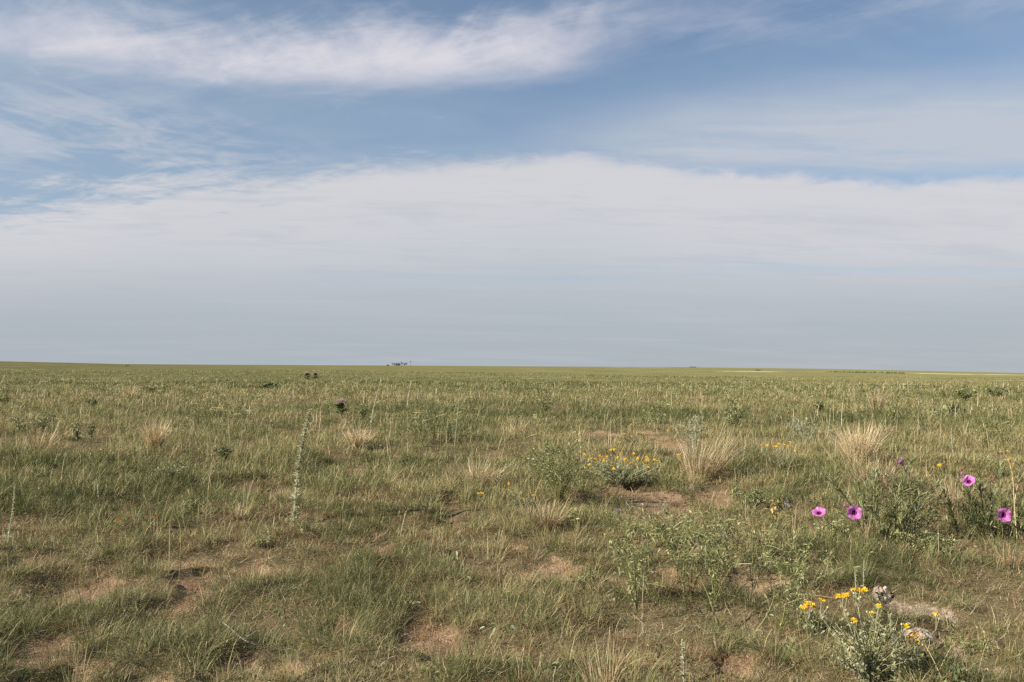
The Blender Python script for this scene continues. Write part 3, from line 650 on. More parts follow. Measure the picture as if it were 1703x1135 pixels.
yellow_plant('low yellow flower cluster at the foot of the dense yellow-flowered bush', (1043, 818), [c3(515, 672), c3(545, 670), c3(563, 694), c3(598, 676)], leafn=90, size=.028, buds=0)
c6 = lambda x, y: (740 + x / 5.68, 740 + y / 5.68)
yellow_plant('grey green yellow-flowered plant left of the airy branching weed', (862, 846), [c6(792, 442), c6(830, 478), c6(850, 484), c6(708, 490), c6(730, 510), c6(600, 368)], leafn=420, size=.026, W=.34, H=.2, buds=1, lmat='sagegreen')
yellow_plant('small plant with two yellow heads in green grass, left of the grey green one', (800, 838), [[c6(308, 458), c6(335, 456), c6(355, 458)], c6(146, 482)], leafn=150, size=.026, W=.2, H=.1, buds=1)
c5 = lambda x, y: (1120 + x / 5.68, 590 + y / 5.68)
yellow_plant('pale yellow-flowered plant with upright stems between the two large dry tufts', (1305, 782), [c5(838, 860), c5(885, 856), c5(950, 868), c5(1000, 846), c5(1043, 848), c5(1040, 900), c5(1082, 868), c5(1145, 914), c5(1100, 826), c5(975, 872)], leafn=520, size=.026, W=.5, H=.2, buds=2, lmat='sagegreen')
yellow_plant('single yellow head beside the left side of the leaning dry tuft', (1130, 782), [c5(45, 946), c5(66, 942)], leafn=120, size=.03, W=.2, H=.1, buds=0)
yellow_plant('sparse yellow-flowered plant behind the dense yellow-flowered bush', (1056, 742), [(1049, 707), (1038, 722), (1027, 725), (1050, 726), (1110, 716), (1029, 736)], leafn=260, size=.03, W=.6, H=.2, buds=1)
c8 = lambda x, y: (1403 + x / 5.68, 740 + y / 5.68)
yellow_plant('yellow-flowered plant by the right edge behind the arching dry stems', (1664, 792), [c8(1480, 65), c8(1548, 62), c8(1560, 140), c8(1585, 118), c8(1600, 185), c8(1530, 140)], leafn=380, size=.024, W=.6, H=.25, buds=1)
yellow_plant('two thin yellow heads in the grass between the magenta flowers', (1562, 800), [c8(895, 192), c8(912, 190), c8(850, 210)], leafn=130, size=.022, W=.2, H=.12, buds=0)
yellow_plant('yellow-flowered patch beside the dark spiky clump far left', (117, 676), [(112, 666), (117, 664), (122, 666), (129, 667), (118, 667)], leafn=240, size=.03, W=.7, H=.22, buds=0, pxs=1.5)
yellow_plant('two yellow heads low in the wide weedy patch under the farmstead', (696, 702), [(692, 690), (698, 690), (694, 691)], leafn=200, size=.03, W=.5, H=.2, buds=0, pxs=1.7)
yellow_plant('single dull yellow flower head before the tan tuft left of the bush', (1436, 772), [c8(265, 38), c8(215, 22)], leafn=120, size=.024, W=.2, H=.1, buds=0)

# --- tall stalks
stalk('tall curved silvery woolly stalk, the biggest one left of centre', [(488, 872), (492, 820), (496, 780), (503, 735), (512, 695), (516, 682)], .010, .044, 820, name='woolly_stalk', tw=.42, up=1.0, t=.9, dens=([0, .1, .35, .5, .75, 1], [0, .08, .22, .45, .82, 1]))
stalk('thin woolly stalk with dry lower leaves at the left edge', [(12, 912), (17, 875), (22, 840), (24, 810)], .004, .024, 130)
stalk('tall thin pale knobbly stalk right of the thistle, under the windmill', [(756, 745), (759, 710), (763, 670), (767, 644)], .004, .026, 130, 'silver', 'paleleaf')
stalk('short thin stalk beside the tall pale knobbly one', [(742, 744), (743, 720), (745, 698)], .0035, .026, 60, 'silver', 'paleleaf')
stalk('bluish green leafy stalk with a forked top left of the farmstead', [(616, 712), (620, 685), (626, 660), (631, 642), (634, 628)], .004, .045, 120, 'silver', 'silver', tw=.3)
stalk('thin stalk with a hooked tip below the windmill', [(678, 675), (680, 655), (683, 640), (686, 632)], .004, .03, 40, 'silver', 'paleleaf')
stalk('straight bare pale stalk rising above the distant rise', [(1237, 662), (1237, 645), (1238, 625)], .004, .02, 24, 'silver', 'silver')
stalk('silvery stalk leaning right in the open centre field', [(1012, 676), (1017, 660), (1026, 642)], .005, .04, 90)
stalk('thick dark green leafy stalk leaning right, near the cactus', [(1484, 700), (1490, 676), (1496, 652), (1502, 630)], .008, .05, 260, 'stemgreen', 'leaf', tw=.5)
stalk('thin pale stalk behind the thick dark green leaning one', [(1512, 656), (1510, 640), (1508, 624)], .004, .03, 34)
stalk('dry pale woolly stalk right of the leaning dry tuft', [(1236, 766), (1239, 742), (1243, 716)], .004, .028, 110, 'silver', 'silver')
stalk('silvery stalk leaning right above the leaning dry tuft', [(1194, 735), (1202, 712), (1211, 690)], .004, .03, 90)
stalk('thin curved silvery stalk left of the brightest dry tuft', [(1376, 728), (1380, 705), (1381, 680)], .004, .03, 60)
stalk('green stalk with a pale bent dry branch, in the left foreground', [(298, 964), (300, 925), (302, 885), (296, 862), (285, 845), (282, 827)], .0035, .02, 30, 'stemgreen', 'paleleaf')
stalk('short silvery stalk in front of the cactus', [(1590, 702), (1589, 688), (1589, 676)], .004, .03, 60)
stalk('silvery stalk behind the right magenta flowers', [(1586, 760), (1583, 735), (1582, 710)], .004, .03, 90)
stalk('thin upright stalk in the far field above the brightest dry tuft', [(1422, 668), (1422, 650), (1422, 632)], .004, .03, 30)
stalk('short tan stalk leaning left, beside the cactus', [(1521, 678), (1516, 670), (1510, 661)], .004, .03, 0, 'paleleaf', 'paleleaf')
stalk('thin stalk leaning left in the field behind the dark green weed', [(1309, 690), (1299, 668), (1285, 648)], .004, .03, 14, 'paleleaf', 'paleleaf')
stalk('slim silvery stalk between the arching dry stems at the right edge', [(1664, 822), (1665, 790), (1665, 758)], .0032, .022, 60)
stalk('woolly stalk cut by the bottom edge of the picture, right of centre', [(1138, 1140), (1137, 1100), (1134, 1066)], .004, .022, 150)
stalk('thick silvery stalk inside the large near yellow-flowered plant', [(1489, 1138), (1488, 1090), (1482, 1050), (1481, 1022)], .0046, .024, 200)
stalk('left of two silvery stalks behind the large near yellow-flowered plant', [(1424, 1015), (1423, 980), (1422, 942)], .003, .016, 70)
stalk('right of two silvery stalks behind the large near yellow-flowered plant', [(1436, 985), (1436, 960), (1437, 932)], .003, .016, 60)
stalk('leafy yellow green stalk with broad leaves at its top, front centre', [(958, 918), (957, 885), (956, 858), (954, 842)], .003, .055, 22, 'stemgreen', 'paleleaf', dens=([0, .5, 1], [0, .1, 1]), tw=.32, up=.3)
stalk('long dry arching stem bending left over the right magenta flower', [(1692, 900), (1687, 846), (1685, 793), (1678, 765), (1662, 746)], .0026, .02, 0, 'straw', 'straw', 'dry_grass_stalk', 'dry stem', 'dry arching stems', seed_head=(.12, 14))
stalk('dry arching stem bending right out of the picture at the right edge', [(1686, 878), (1688, 830), (1693, 802), (1703, 786)], .0026, .02, 0, 'straw', 'straw', 'dry_grass_stalk', 'dry stem', 'dry arching stems', seed_head=(.12, 14))
stalk('dry stem leaning right between the two rightmost magenta flowers', [(1630, 896), (1638, 866), (1650, 838), (1672, 815)], .0026, .02, 0, 'straw', 'straw', 'dry_grass_stalk', 'dry stem', 'dry arching stems', seed_head=(.1, 8))
stalk('short dry stem slanting down across the right edge flower', [(1701, 872), (1690, 857), (1677, 844)], .0026, .02, 0, 'straw', 'straw', 'dry_grass_stalk', 'dry stem', 'dry arching stems')
stalk('pale dry stem slanting up left beside the brightest tuft', [(1392, 776), (1382, 760), (1366, 738)], .003, .02, 0, 'straw', 'straw', 'dry_grass_stalk', 'dry stem', 'dry arching stems')
stalk('thin dry stem slanting up left from the bottom edge, right of the yellow-flowered plant', [(1571, 1140), (1556, 1105), (1540, 1075), (1534, 1066)], .002, .02, 0, 'straw', 'straw', 'dry_grass_stalk', 'dry stem', 'dry arching stems')
stalk('thick yellow green bare stem rising left out of the sprawling weed', [(1196, 1046), (1187, 1018), (1178, 990), (1165, 962), (1150, 940)], .0036, .03, 12, 'stemgreen', 'leaf', 'bare_weed_stalk', 'weed stem', 'bare weed stems')
stalk('thick yellow green bare stem rising right out of the sprawling weed', [(1252, 1056), (1272, 1030), (1284, 1005), (1290, 975)], .0034, .03, 10, 'stemgreen', 'leaf', 'bare_weed_stalk', 'weed stem', 'bare weed stems')
stalk('long yellowish stem lying across the back of the sprawling weed', [(1132, 908), (1100, 886), (1072, 860), (1055, 842)], .003, .03, 12, 'stemgreen', 'leaf', 'bare_weed_stalk', 'weed stem', 'bare weed stems')

# --- dry tufts
dry_tuft('orange tan upright dry tuft, the brightest on the left', 257, 752, 692, 38, 200, t0=.4, t1=1.0)
dry_tuft('low rounded pale dry tuft below the thistle', 592, 742, 711, 54, 210, t0=.6)
dry_tuft('small pale dry tuft just left of the centre field', 861, 724, 696, 32, 70, 'greystraw', .4, 1)
dry_tuft('large tan dry tuft fanned and leaning to the right', 1166, 800, 720, 92, 300, 'greystraw', .4, 1, lean=(.42, 0))
dry_tuft('large upright bright straw tuft, the brightest on the right', 1427, 772, 702, 74, 340, t0=.6, t1=1.05, spread=.75)
dry_tuft('small pale tuft of splayed stems above the left bare soil', 192, 758, 736, 30, 34, 'greystraw', .5, 1)
dry_tuft('grey tan tuft leaning right among weeds at the left edge', 68, 750, 702, 56, 70, 'greystraw', .3, .9, lean=(.5, 0))
dry_tuft('pinkish grey curly dry mass behind the morning glory bush', 1452, 812, 752, 96, 240, 'greystraw', .2, .9, curl=1.6)
dry_tuft('pale dry tuft between the two morning glory bushes', 1583, 862, 790, 74, 240, 'greystraw', .3, 1, curl=.9)
dry_tuft('low wide tan dry mat left of the airy branching weed', 795, 806, 766, 120, 260, 'greystraw', .35, 1, curl=1.0)
dry_tuft('low grey tan dry mat in front of the airy branching weed', 905, 874, 830, 95, 200, 'greystraw', .2, .9, curl=.9)
dry_tuft('pale fan of dry stems at the bottom edge of the picture', 1004, 1150, 1056, 90, 40, 'straw', .2, .9, lean=(-.15, 0))
dry_tuft('row of thin upright pale stems right of the big woolly stalk', 526, 716, 676, 34, 22, 'greystraw', .6, 1, spread=.4, curl=.2)
dry_tuft('thin slanting dry stems under the thistle head', 562, 722, 690, 28, 14, 'greystraw', .6, 1, lean=(.3, 0), curl=.2)
dry_tuft('faint tan dry tuft far off on the left side', 214, 664, 640, 26, 60, 'straw', .2, .7)
dry_tuft('pinkish tan dry tuft far off above the brightest right tuft', 1458, 682, 642, 30, 60, 'greystraw', .4, 1)
dry_tuft('soft pinkish dry tuft right behind the brightest right tuft', 1470, 726, 700, 34, 90, 'greystraw', .4, 1, curl=1.0)
weed('brown yellow dying leafy weed left of the magenta flowers', 1288, 878, 826, 46, 9, 70, .026, .42, 'drying', 'stemgreen', t=.5)
dry_tuft('pale brown dry tuft at the right edge of the foreground', 1680, 946, 902, 60, 90, 'greystraw', .2, .8, curl=1.1)
dry_tuft('small cream dry tuft beside the left bare soil, front', 395, 862, 835, 34, 40, 'greystraw', .4, 1)

# --- leafy weeds
weed('wide airy light green branching weed with a bare dark stem, centre right', 930, 836, 712, 190, 48, 950, .026, .30, 'paleleaf', 'stemgreen', 'branching_weed', low=.4, t=.45, arch=.3)
weed('broad grey green weedy patch under the farmstead', 704, 735, 656, 190, 32, 1000, .024, .32, 'paleleaf', t=.3, roots=9)
weed('dark green rounded weed in the field right of centre', 1222, 716, 662, 70, 16, 420, .026, .4, 'leaf', t=.45)
weed('bushy green weed right of the tall knobbly stalk, far centre', 905, 692, 644, 74, 14, 200, .03, .34, 'paleleaf', t=.25)
weed('green weed behind the silvery sage in the centre right field', 1092, 712, 664, 90, 14, 220, .028, .34, 'leaf', t=.6, roots=4)
weed('left of two small dark upright weeds in the left field', 129, 738, 704, 18, 6, 110, .024, .4, 'dark', t=.7)
weed('right of two small dark upright weeds in the left field', 151, 732, 702, 20, 6, 110, .024, .4, 'dark', t=.7)
weed('grey green tangled weed behind the leaning tuft at the left edge', 62, 722, 686, 110, 16, 420, .024, .4, 'leaf', t=.5, roots=5)
weed('pale green airy weed patch in the left field', 360, 712, 642, 160, 24, 500, .026, .32, 'paleleaf', t=.45, roots=8)
weed('dark low spiky clump far left beside yellow flowers', 153, 677, 662, 38, 12, 170, .07, .2, 'dark', t=.4, upward=.7)
weed('dark green shrub far right above the cactus', 1655, 662, 640, 60, 14, 240, .05, .45, 'dark', t=.8)
weed('olive green shrub far right, just right of the cactus', 1602, 668, 644, 54, 14, 240, .05, .45, 'leaf', t=.45)
weed('broad green weed at the right edge behind the yellow flowers', 1652, 744, 694, 110, 18, 330, .026, .34, 'paleleaf', t=.25, roots=4)
weed('compact dark green clump left of the big woolly stalk', 374, 770, 736, 44, 12, 260, .022, .45, 'dark', t=.6)
weed('big sprawling light green weed over bare soil, right foreground', 1192, 1006, 856, 330, 64, 1800, .022, .26, 'paleleaf', 'stemgreen', 'sprawling_weed', t=.42, low=.1, depth=1.1, roots=11, rspread=.46)
weed('low green weed rooted in the bare soil behind the sprawling weed', 1090, 912, 832, 190, 28, 620, .020, .28, 'paleleaf', t=.4, roots=4)
weed('low pale green weed behind the right part of the sprawling weed', 1242, 938, 842, 200, 30, 680, .020, .28, 'paleleaf', t=.42, roots=6)
weed('yellow green leafy tuft left of the green stalk', 322, 862, 824, 48, 10, 260, .012, .5, 'paleleaf', t=.45)
weed('pale yellow green leafy tuft in the left foreground', 440, 912, 884, 48, 12, 150, .010, .42, 'paleleaf', 'stemgreen', t=.72, roots=3)
weed('small green weed on the bare patch, front centre', 985, 985, 942, 80, 10, 150, .015, .32, 'paleleaf', t=.4, roots=3)
weed('low olive leafy weed under the left magenta flowers', 1395, 905, 866, 100, 12, 420, .018, .45, 'leaf', t=.75, roots=5)
weed('pale leafy weed below the dry tuft between the morning glories', 1560, 930, 880, 130, 16, 560, .018, .45, 'paleleaf', t=.4, roots=6)
weed('pale green small-leaved weed in the near right corner', 1612, 1098, 1050, 130, 14, 200, .012, .34, 'paleleaf', t=.6, roots=5)
weed('green weed left of the large near yellow-flowered plant', 1352, 1062, 1012, 80, 12, 200, .016, .3, 'leaf', t=.55)
weed('silvery sage clump of upright stems, centre right field', 1142, 762, 684, 84, 14, 520, .022, .35, 'silver', 'silver', 'silver_sage', 'sage plant', 'silvery sages', t=.4, arch=.75, upward=.8, roots=5)
weed('bluish silvery sage behind the brightest right tuft', 1335, 738, 688, 80, 14, 360, .022, .35, 'silver', 'silver', 'silver_sage', 'sage plant', 'silvery sages', t=.35, arch=.7, upward=.7, roots=5)
weed('green weed in front of the pale yellow-flowered plant', 1246, 850, 800, 90, 14, 420, .02, .35, 'leaf', t=.5, roots=4)
weed('green leafy weed at the left edge in the middle distance', 10, 672, 656, 30, 8, 110, .04, .4, 'dark', t=.8)
weed('far green weed patch at left, right of the faint tan tuft', 262, 654, 632, 70, 10, 160, .04, .4, 'leaf', t=.75, roots=6)
weed('small bushy weed left of the big woolly stalk', 282, 800, 762, 70, 10, 300, .02, .4, 'leaf', t=.6)
weed('low dark weed between the thistle and the forked stalk', 604, 700, 672, 30, 8, 150, .03, .4, 'dark', t=.7)
weed('green weed on the field before the distant pale bank', 1365, 690, 662, 44, 10, 200, .03, .4, 'leaf', t=.5)
weed('low green weed in front of the yellow flowers, right edge', 1622, 830, 792, 60, 10, 260, .024, .35, 'leaf', t=.5)

# --- small wildflowers
small_flower('red and yellow daisy flower in the left foreground', (200, 888), (197, 866), 'red', 'red_daisy', size=.04)
small_flower('dark red daisy flower right of the red and yellow one', (252, 884), (257, 860), 'red', 'red_daisy', size=.036)
small_flower('lilac flower heads among the sprawling weed', (1212, 925), [(1196, 885), (1212, 890), (1203, 890)], 'lilac', 'lilac_flower', size=.016)
small_flower('single lilac flower on the grass left of the sprawling weed', (1030, 868), [(1030, 852), (1026, 849)], 'lilac', 'lilac_flower', size=.016)
small_flower('lilac flower above the dying leafy tuft', (1308, 862), [(1311, 840), (1306, 836)], 'lilac', 'lilac_flower', size=.016)
small_flower('lilac flower under the dense yellow-flowered bush', (972, 790), [(974, 770), (970, 766)], 'lilac', 'lilac_flower', size=.018)

# --- thistles
def thistle(label, base, head, size, leafy=True):
    g = ground(*base); Z = g[1]; o = thing('thistle', label, 'thistle', g, 'thistles'); P = at(head[0], head[1], Z) - g
    mb = MB(); tube(mb, curve((0, 0, 0), P * [.1, .1, .6], P, 9), max(.005, .4 * Z / 918), .4, 6); mb.build('stem', M['silver'], o, True)
    n = 46; u = rng.uniform(.45, .93, n); B = curve((0, 0, 0), P * [.1, .1, .6], P, 40)[(u * 39).astype(int)]; th = rng.uniform(0, 6.28, n)
    d = np.stack([np.sin(th), np.cos(th), rng.uniform(.0, .7, n)], 1); LL = size * rng.uniform(.7, 1.4, n)
    V, F, m = leaves(B, d, LL, LL * .26, rng.uniform(-.6, .6, n), .1); mb = MB(); mb.add(V, F, np.repeat(rng.random(n), m)); mb.build('leaves', M['dark'], o)
    h = MB(); U = np.array([0, 0, 1.0]); dome(h, P, U, size * .48, size * .35, .5, n=12); dome(h, P, -U, size * .48, size * .5, .3, n=12); hd = h.build('flower_head', M['thistlebase'], o)
    n = 240; d = sphere_dirs(n, .75); d[:, 2] = np.abs(d[:, 2]); d = unit(d)
    V, F, m = leaves(P + d * size * [.40, .40, .22], d, size * rng.uniform(.3, .55, n), size * .09, rng.uniform(-1, 1, n), .05)
    b = MB(); b.add(V, F, np.repeat(rng.random(n), m)); b.build('bristles', M['thistlepink'], hd)
thistle('faded pink thistle head on a leafy stem, the nearest thistle', (568, 712), (567, 671), .155)
thistle('left of two far thistles with brown heads below the skyline', (512, 642), (510, 622), .20)
thistle('right of two far thistles with brown heads below the skyline', (524, 640), (524, 622), .20)

# --- prickly pear cactus
def cactus():
    g, H, W, k = spot(1578, 692, 674, 54); o = thing('prickly_pear', 'pale green prickly pear cactus clump with dark pads at its right', 'cactus', g)
    specs = [(-.42, .45, 1, 0), (-.28, .6, .9, 0), (-.12, .72, 1.05, 0), (.02, .62, .9, 0), (.14, .95, 1.1, 0), (.10, .5, .8, 1), (.24, .55, .9, 1), (.33, .85, 1.0, 0), (.42, .5, .85, 1), (-.5, .25, .7, 0), (.2, .25, .8, 1), (.06, .2, .7, 1)]
    for i, (fx, fz, s, dead) in enumerate(specs):  # dead only selects the darker skin, set for pads right of the middle
        n = 18; an = np.arange(n) * 2 * np.pi / n; a, b = H * .25 * s, H * .31 * s; yaw = rng.uniform(-.9, .9); tl = rng.uniform(-.35, .35)
        prof = [(0, 1), (.55, .92), (.88, .55), (1, 0), (.88, -.55), (.55, -.92), (0, -1)]; th = H * .07 * s; V = []
        for q, z in prof:
            e = np.stack([a * q * np.cos(an) * (1 - .18 * np.sin(an)), np.full(n, z * th), b * q * np.sin(an)], 1); V.append(e)
        V = np.concatenate(V); c, s_ = math.cos(yaw), math.sin(yaw); ct, st = math.cos(tl), math.sin(tl)
        V = V @ np.array([[ct, 0, -st], [0, 1, 0], [st, 0, ct]]) @ np.array([[c, s_, 0], [-s_, c, 0], [0, 0, 1]])
        V = V + [fx * W, rng.uniform(-.12, .12), max(fz * H, b * .9)]
        F = []
        for r_ in range(6):
            for j in range(n):
                kk = (j + 1) % n; F += [(r_ * n + j, r_ * n + kk, (r_ + 1) * n + kk), (r_ * n + j, (r_ + 1) * n + kk, (r_ + 1) * n + j)]
        mb = MB(); mb.add(V, F); p = mb.build('pad', M['darkpad' if dead else 'pad'], o, True)
        if dead: p['label'] = 'dark pad'
        m = 26; B = V[rng.integers(0, len(V), m)]; d = sphere_dirs(m, .2); VV, FF, q = ribbons(B, rng.uniform(0, 6.3, m), .035, rng.uniform(.3, 1.6, m), 0, .004, 1)
        mb = MB(); mb.add(VV, FF); mb.build('spines', M['spine'], p)
cactus()

# --- bleached twig and pale dirt clods
g = ground(400, 1064)
tw = [ground(370, 1042) + [0, 0, .02], ground(382, 1052) + [0, 0, .022], ground(393, 1060) + [0, 0, .016], ground(404, 1068) + [0, 0, .012], ground(416, 1073) + [0, 0, .008], ground(428, 1075) + [0, 0, .006]]
mb = MB(); tube(mb, spline(np.array(tw) - g, 16), np.interp(np.linspace(0, 1, 16), [0, .5, 1], [.0012, .0028, .002]) * (1 + .25 * rng.random(16)), .5, 7)
tube(mb, spline(np.array([tw[3], tw[3] + [.03, .04, .015], tw[3] + [.05, .09, .02]]) - g, 6), .0016, .5, 5)
o = mb.build('dead_twig', M['twig'], None, True); o.location = g; tag(o, 'bleached white twig lying on bare soil in the left foreground', 'twig')
def clod(label, px, py, w, h):
    g = ground(px, py); k = g[1] / FPX
    bpy_mb = MB(); nu, nv = 36, 18; u = np.arange(nu) * 2 * np.pi / nu; v = np.linspace(-.35, np.pi / 2, nv)
    U, Vv = np.meshgrid(u, v); d = np.stack([np.cos(U) * np.cos(Vv), np.sin(U) * np.cos(Vv), np.sin(Vv)], -1).reshape(-1, 3)
    sd = rng.integers(1000); nz = fbm(d[:, 0] * 2 + d[:, 2] * 1.3 + 9, d[:, 1] * 2 - d[:, 2] * 1.1 + 9, .55, sd, 4); r = .62 + .75 * nz
    r = np.round(r * 7) / 7 * .55 + r * .45
    P = d * r[:, None] * [w * k / 2, w * k / 2 * .8, h * k]; F = []
    for i in range(nv - 1):
        for j in range(nu):
            q = (j + 1) % nu; F += [(i * nu + j, i * nu + q, (i + 1) * nu + q), (i * nu + j, (i + 1) * nu + q, (i + 1) * nu + j)]
    bpy_mb.add(P, F); o = bpy_mb.build('dirt_clod', M['clod']); o.location = g; tag(o, label, 'dirt clod', 'pale dirt clods'); return o
clod('upright pale pinkish dirt lump behind the near yellow-flowered plant', 1466, 1000, 30, 24)
clod('low pale dirt lump right of the upright pinkish lump', 1512, 1016, 34, 7)
clod('small pale dirt lump beside the low one, right foreground', 1556, 1010, 22, 7)
clod('rounded grey pink dirt heap right behind the yellow flower heads', 1524, 1062, 48, 15)

# ------------------------------------------------------------------ far farmstead and shrubs
def far_at(px, r):
    d = ray(px, 609); x, y = d[0] * r, r; return np.array([x, y, float(gz(np.array([x]), np.array([y]))[0])])
def box(mb, c, s, mat=0):
    c = np.asarray(c, float); s = np.asarray(s, float) / 2; V = np.array([[x, y, z] for x in (-1, 1) for y in (-1, 1) for z in (-1, 1)]) * s + c
    F = [(0, 1, 3), (0, 3, 2), (4, 6, 7), (4, 7, 5), (0, 4, 5), (0, 5, 1), (2, 3, 7), (2, 7, 6), (0, 2, 6), (0, 6, 4), (1, 5, 7), (1, 7, 3)]; mb.add(V, F, .5, mat)
FR = 1750.0; KF = FR / FPX
g = far_at(662, FR); hs = thing('farmhouse', 'dark roofed farmhouse on the skyline among bare trees', 'house', g)
mb = MB(); box(mb, (0, 0, 1.5), (8, 7, 3.0)); mb.build('wall', M['whitewall'], hs)
mb = MB(); V = np.array([(-4.5, -3.9, 2.95), (4.5, -3.9, 2.95), (4.5, 3.9, 2.95), (-4.5, 3.9, 2.95), (-4.0, 0, 5.3), (4.0, 0, 5.3)]); mb.add(V, [(0, 1, 5), (0, 5, 4), (2, 3, 4), (2, 4, 5), (0, 4, 3), (1, 2, 5), (0, 2, 1), (0, 3, 2)]); rf = mb.build('roof', M['roof'], hs)
mb = MB(); box(mb, (1.5, .5, 5.4), (.8, .8, 1.6)); mb.build('chimney', M['roof'], rf)
for x in (-2.6, 2.4):
    mb = MB(); box(mb, (x, -3.52, 1.7), (1.1, .12, 1.3)); mb.build('window', M['glass'], hs)
mb = MB(); box(mb, (0, -3.53, 1.05), (1.0, .14, 2.1)); mb.build('door', M['roof'], hs)

def bare_tree(label, px, H, dr=0, leafy=0.0):
    g = far_at(px, FR + dr); o = thing('bare_tree', label, 'tree', g, 'bare trees around the farmhouse')
    mb = MB(); tube(mb, spline([(0, 0, -.2), (.1, 0, H * .25), (rng.normal(0, .2), 0, H * .5)], 8), np.linspace(.28, .16, 8), .5, 7); mb.build('trunk', M['bark'], o, True)
    mb = MB()
    for _ in range(16):
        z0 = H * rng.uniform(.22, .5); th = rng.uniform(0, 6.28); e = np.array([math.sin(th) * H * rng.uniform(.12, .42), math.cos(th) * H * rng.uniform(.12, .42), H * rng.uniform(.65, 1.0)])
        P = curve((0, 0, z0), e * [.5, .5, .6] + [0, 0, z0 * .3], e, 6); tube(mb, P, np.linspace(.20, .07, 6), .5, 4)
        for _ in range(5):
            i = rng.integers(2, 6); q = P[i] + sphere_dirs(1, .7)[0] * H * rng.uniform(.08, .2); tube(mb, [P[i], (P[i] + q) / 2 + .05, q], .07, .5, 3)
    cr = mb.build('crown', M['bark'], o)
    if leafy:
        n = int(leafy); d = sphere_dirs(n, .2); B = d * (rng.random(n) ** .5)[:, None] * [H * .32, H * .32, H * .28] + [0, 0, H * .6]
        V, F, m = leaves(B, sphere_dirs(n), .5, .3, rng.uniform(-1, 1, n)); mb = MB(); mb.add(V, F, np.repeat(rng.random(n), m)); mb.build('leaves', M['darkcrown'], cr)
bare_tree('leftmost thin bare tree beside the farmhouse', 653.5, 6.5, 10)
bare_tree('bare tree just left of the dark farmhouse roof', 656.5, 5.2, -20, 260)
bare_tree('tallest bare tree right of the farmhouse', 668.5, 8.0, 15)
bare_tree('dark based bare tree between the farmhouse and the windmill', 672.5, 5.5, -10, 200)
bare_tree('bare tree nearest to the windmill', 675.5, 7.0, 5)
def far_bush(label, px, r, w, h, name='dark_tree', cat='tree', mat='darkcrown', n=700):
    g = far_at(px, r); o = thing(name, label, cat, g); mb = MB(); tube(mb, [(0, 0, -.2), (0, .05, h * .3), (0, 0, h * .6)], [.05 * h + .05, .05 * h, .02 * h], .5, 6); mb.build('trunk', M['bark'], o)
    d = sphere_dirs(n, .25); d[:, 2] = np.abs(d[:, 2]); lump = .7 + .5 * fbm(d[:, 0] * 2 + 5, d[:, 1] * 2 + d[:, 2] + 5, .5, int(px), 3)
    B = d * (lump * rng.random(n) ** .4)[:, None] * [w / 2, w / 2, h]; L = max(.25, .06 * w)
    V, F, m = leaves(B, sphere_dirs(n), L, L * .6, rng.uniform(-1, 1, n)); mb = MB(); mb.add(V, F, np.repeat(rng.random(n), m)); mb.build('crown', M[mat], o)
far_bush('low dark domed tree standing alone left of the farmhouse', 645, FR, 6.4, 3.1)
def windmill(px):
    g = far_at(px, FR); o = thing('windmill', 'lattice windpump with a dark wheel right of the farmhouse', 'windmill', g); H = 8.2
    for sx in (-1, 1):
        for sy in (-1, 1):
            mb = MB(); tube(mb, [(sx * 1.0, sy * 1.0, -.3), (sx * .55, sy * .55, H * .5), (sx * .12, sy * .12, H)], .09, .5, 5); mb.build('leg', M['metal'], o)
    mb = MB()
    for z in (.2, .42, .62, .8):
        q = 1.0 - .88 * z
        for a, b in (((-q, -q), (q, -q)), ((q, -q), (q, q)), ((q, q), (-q, q)), ((-q, q), (-q, -q))): tube(mb, [(a[0], a[1], z * H), ((a[0] + b[0]) / 2, (a[1] + b[1]) / 2, z * H), (b[0], b[1], z * H)], .04, .5, 4)
    mb.build('brace', M['metal'], o)
    mb = MB(); n = 18
    for i in range(n):
        a = i * 2 * math.pi / n; c, s = math.cos(a), math.sin(a); c2_, s2 = math.cos(a + .24), math.sin(a + .24)
        mb.add([(c * .35, -.55, H + .3 + s * .35), (c * 1.35, -.5, H + .3 + s * 1.35), (c2_ * 1.35, -.62, H + .3 + s2 * 1.35), (c2_ * .35, -.58, H + .3 + s2 * .35)], [(0, 1, 2), (0, 2, 3)])
    wh = mb.build('wheel', M['darkmetal'], o); mb = MB(); tube(mb, [(0, -.75, H + .3), (0, -.5, H + .3), (0, .5, H + .3)], .16, .5, 7); mb.build('hub', M['darkmetal'], wh)
    mb = MB(); box(mb, (0, 1.4, H + .3), (.05, 1.0, .9)); mb.build('tail', M['metal'], o)
windmill(683)
for lab, px, r, w, h in [('small dark shrub clump on the slope right of centre', 1260, 520, 4.2, .8), ('low shrub hump on the skyline right of centre', 1152, 1500, 14, 1.3),
                         ('left end shrub of the dark line before the pale bank', 1395, 470, 12, .2), ('middle shrub of the dark line before the pale bank', 1438, 450, 16, .22), ('right end shrub of the dark line before the pale bank', 1484, 440, 14, .22),
                         ('tiny dark shrub on the far left skyline', 211, 520, 3, .6), ('dark shrub spot in the field under the left thistles', 450, 48, .62, .18)]:
    far_bush(lab, px, r, w, h, 'dark_shrub', 'shrub', 'leaf' if r > 400 else 'dark', 420)

# ------------------------------------------------------------------ camera
cd = bpy.data.cameras.new('camera'); cam = bpy.data.objects.new('camera', cd); COL.objects.link(cam)
cd.sensor_width = 36.0; cd.lens = 36.0 * FPX / 1703.0; cd.clip_start = .05; cd.clip_end = 20000
m = Matrix.Identity(4)
for i in range(3): m[i][0] = _r[i]; m[i][1] = _u[i]; m[i][2] = -_f[i]; m[i][3] = EYE[i]
cam.matrix_world = m; scene.camera = cam

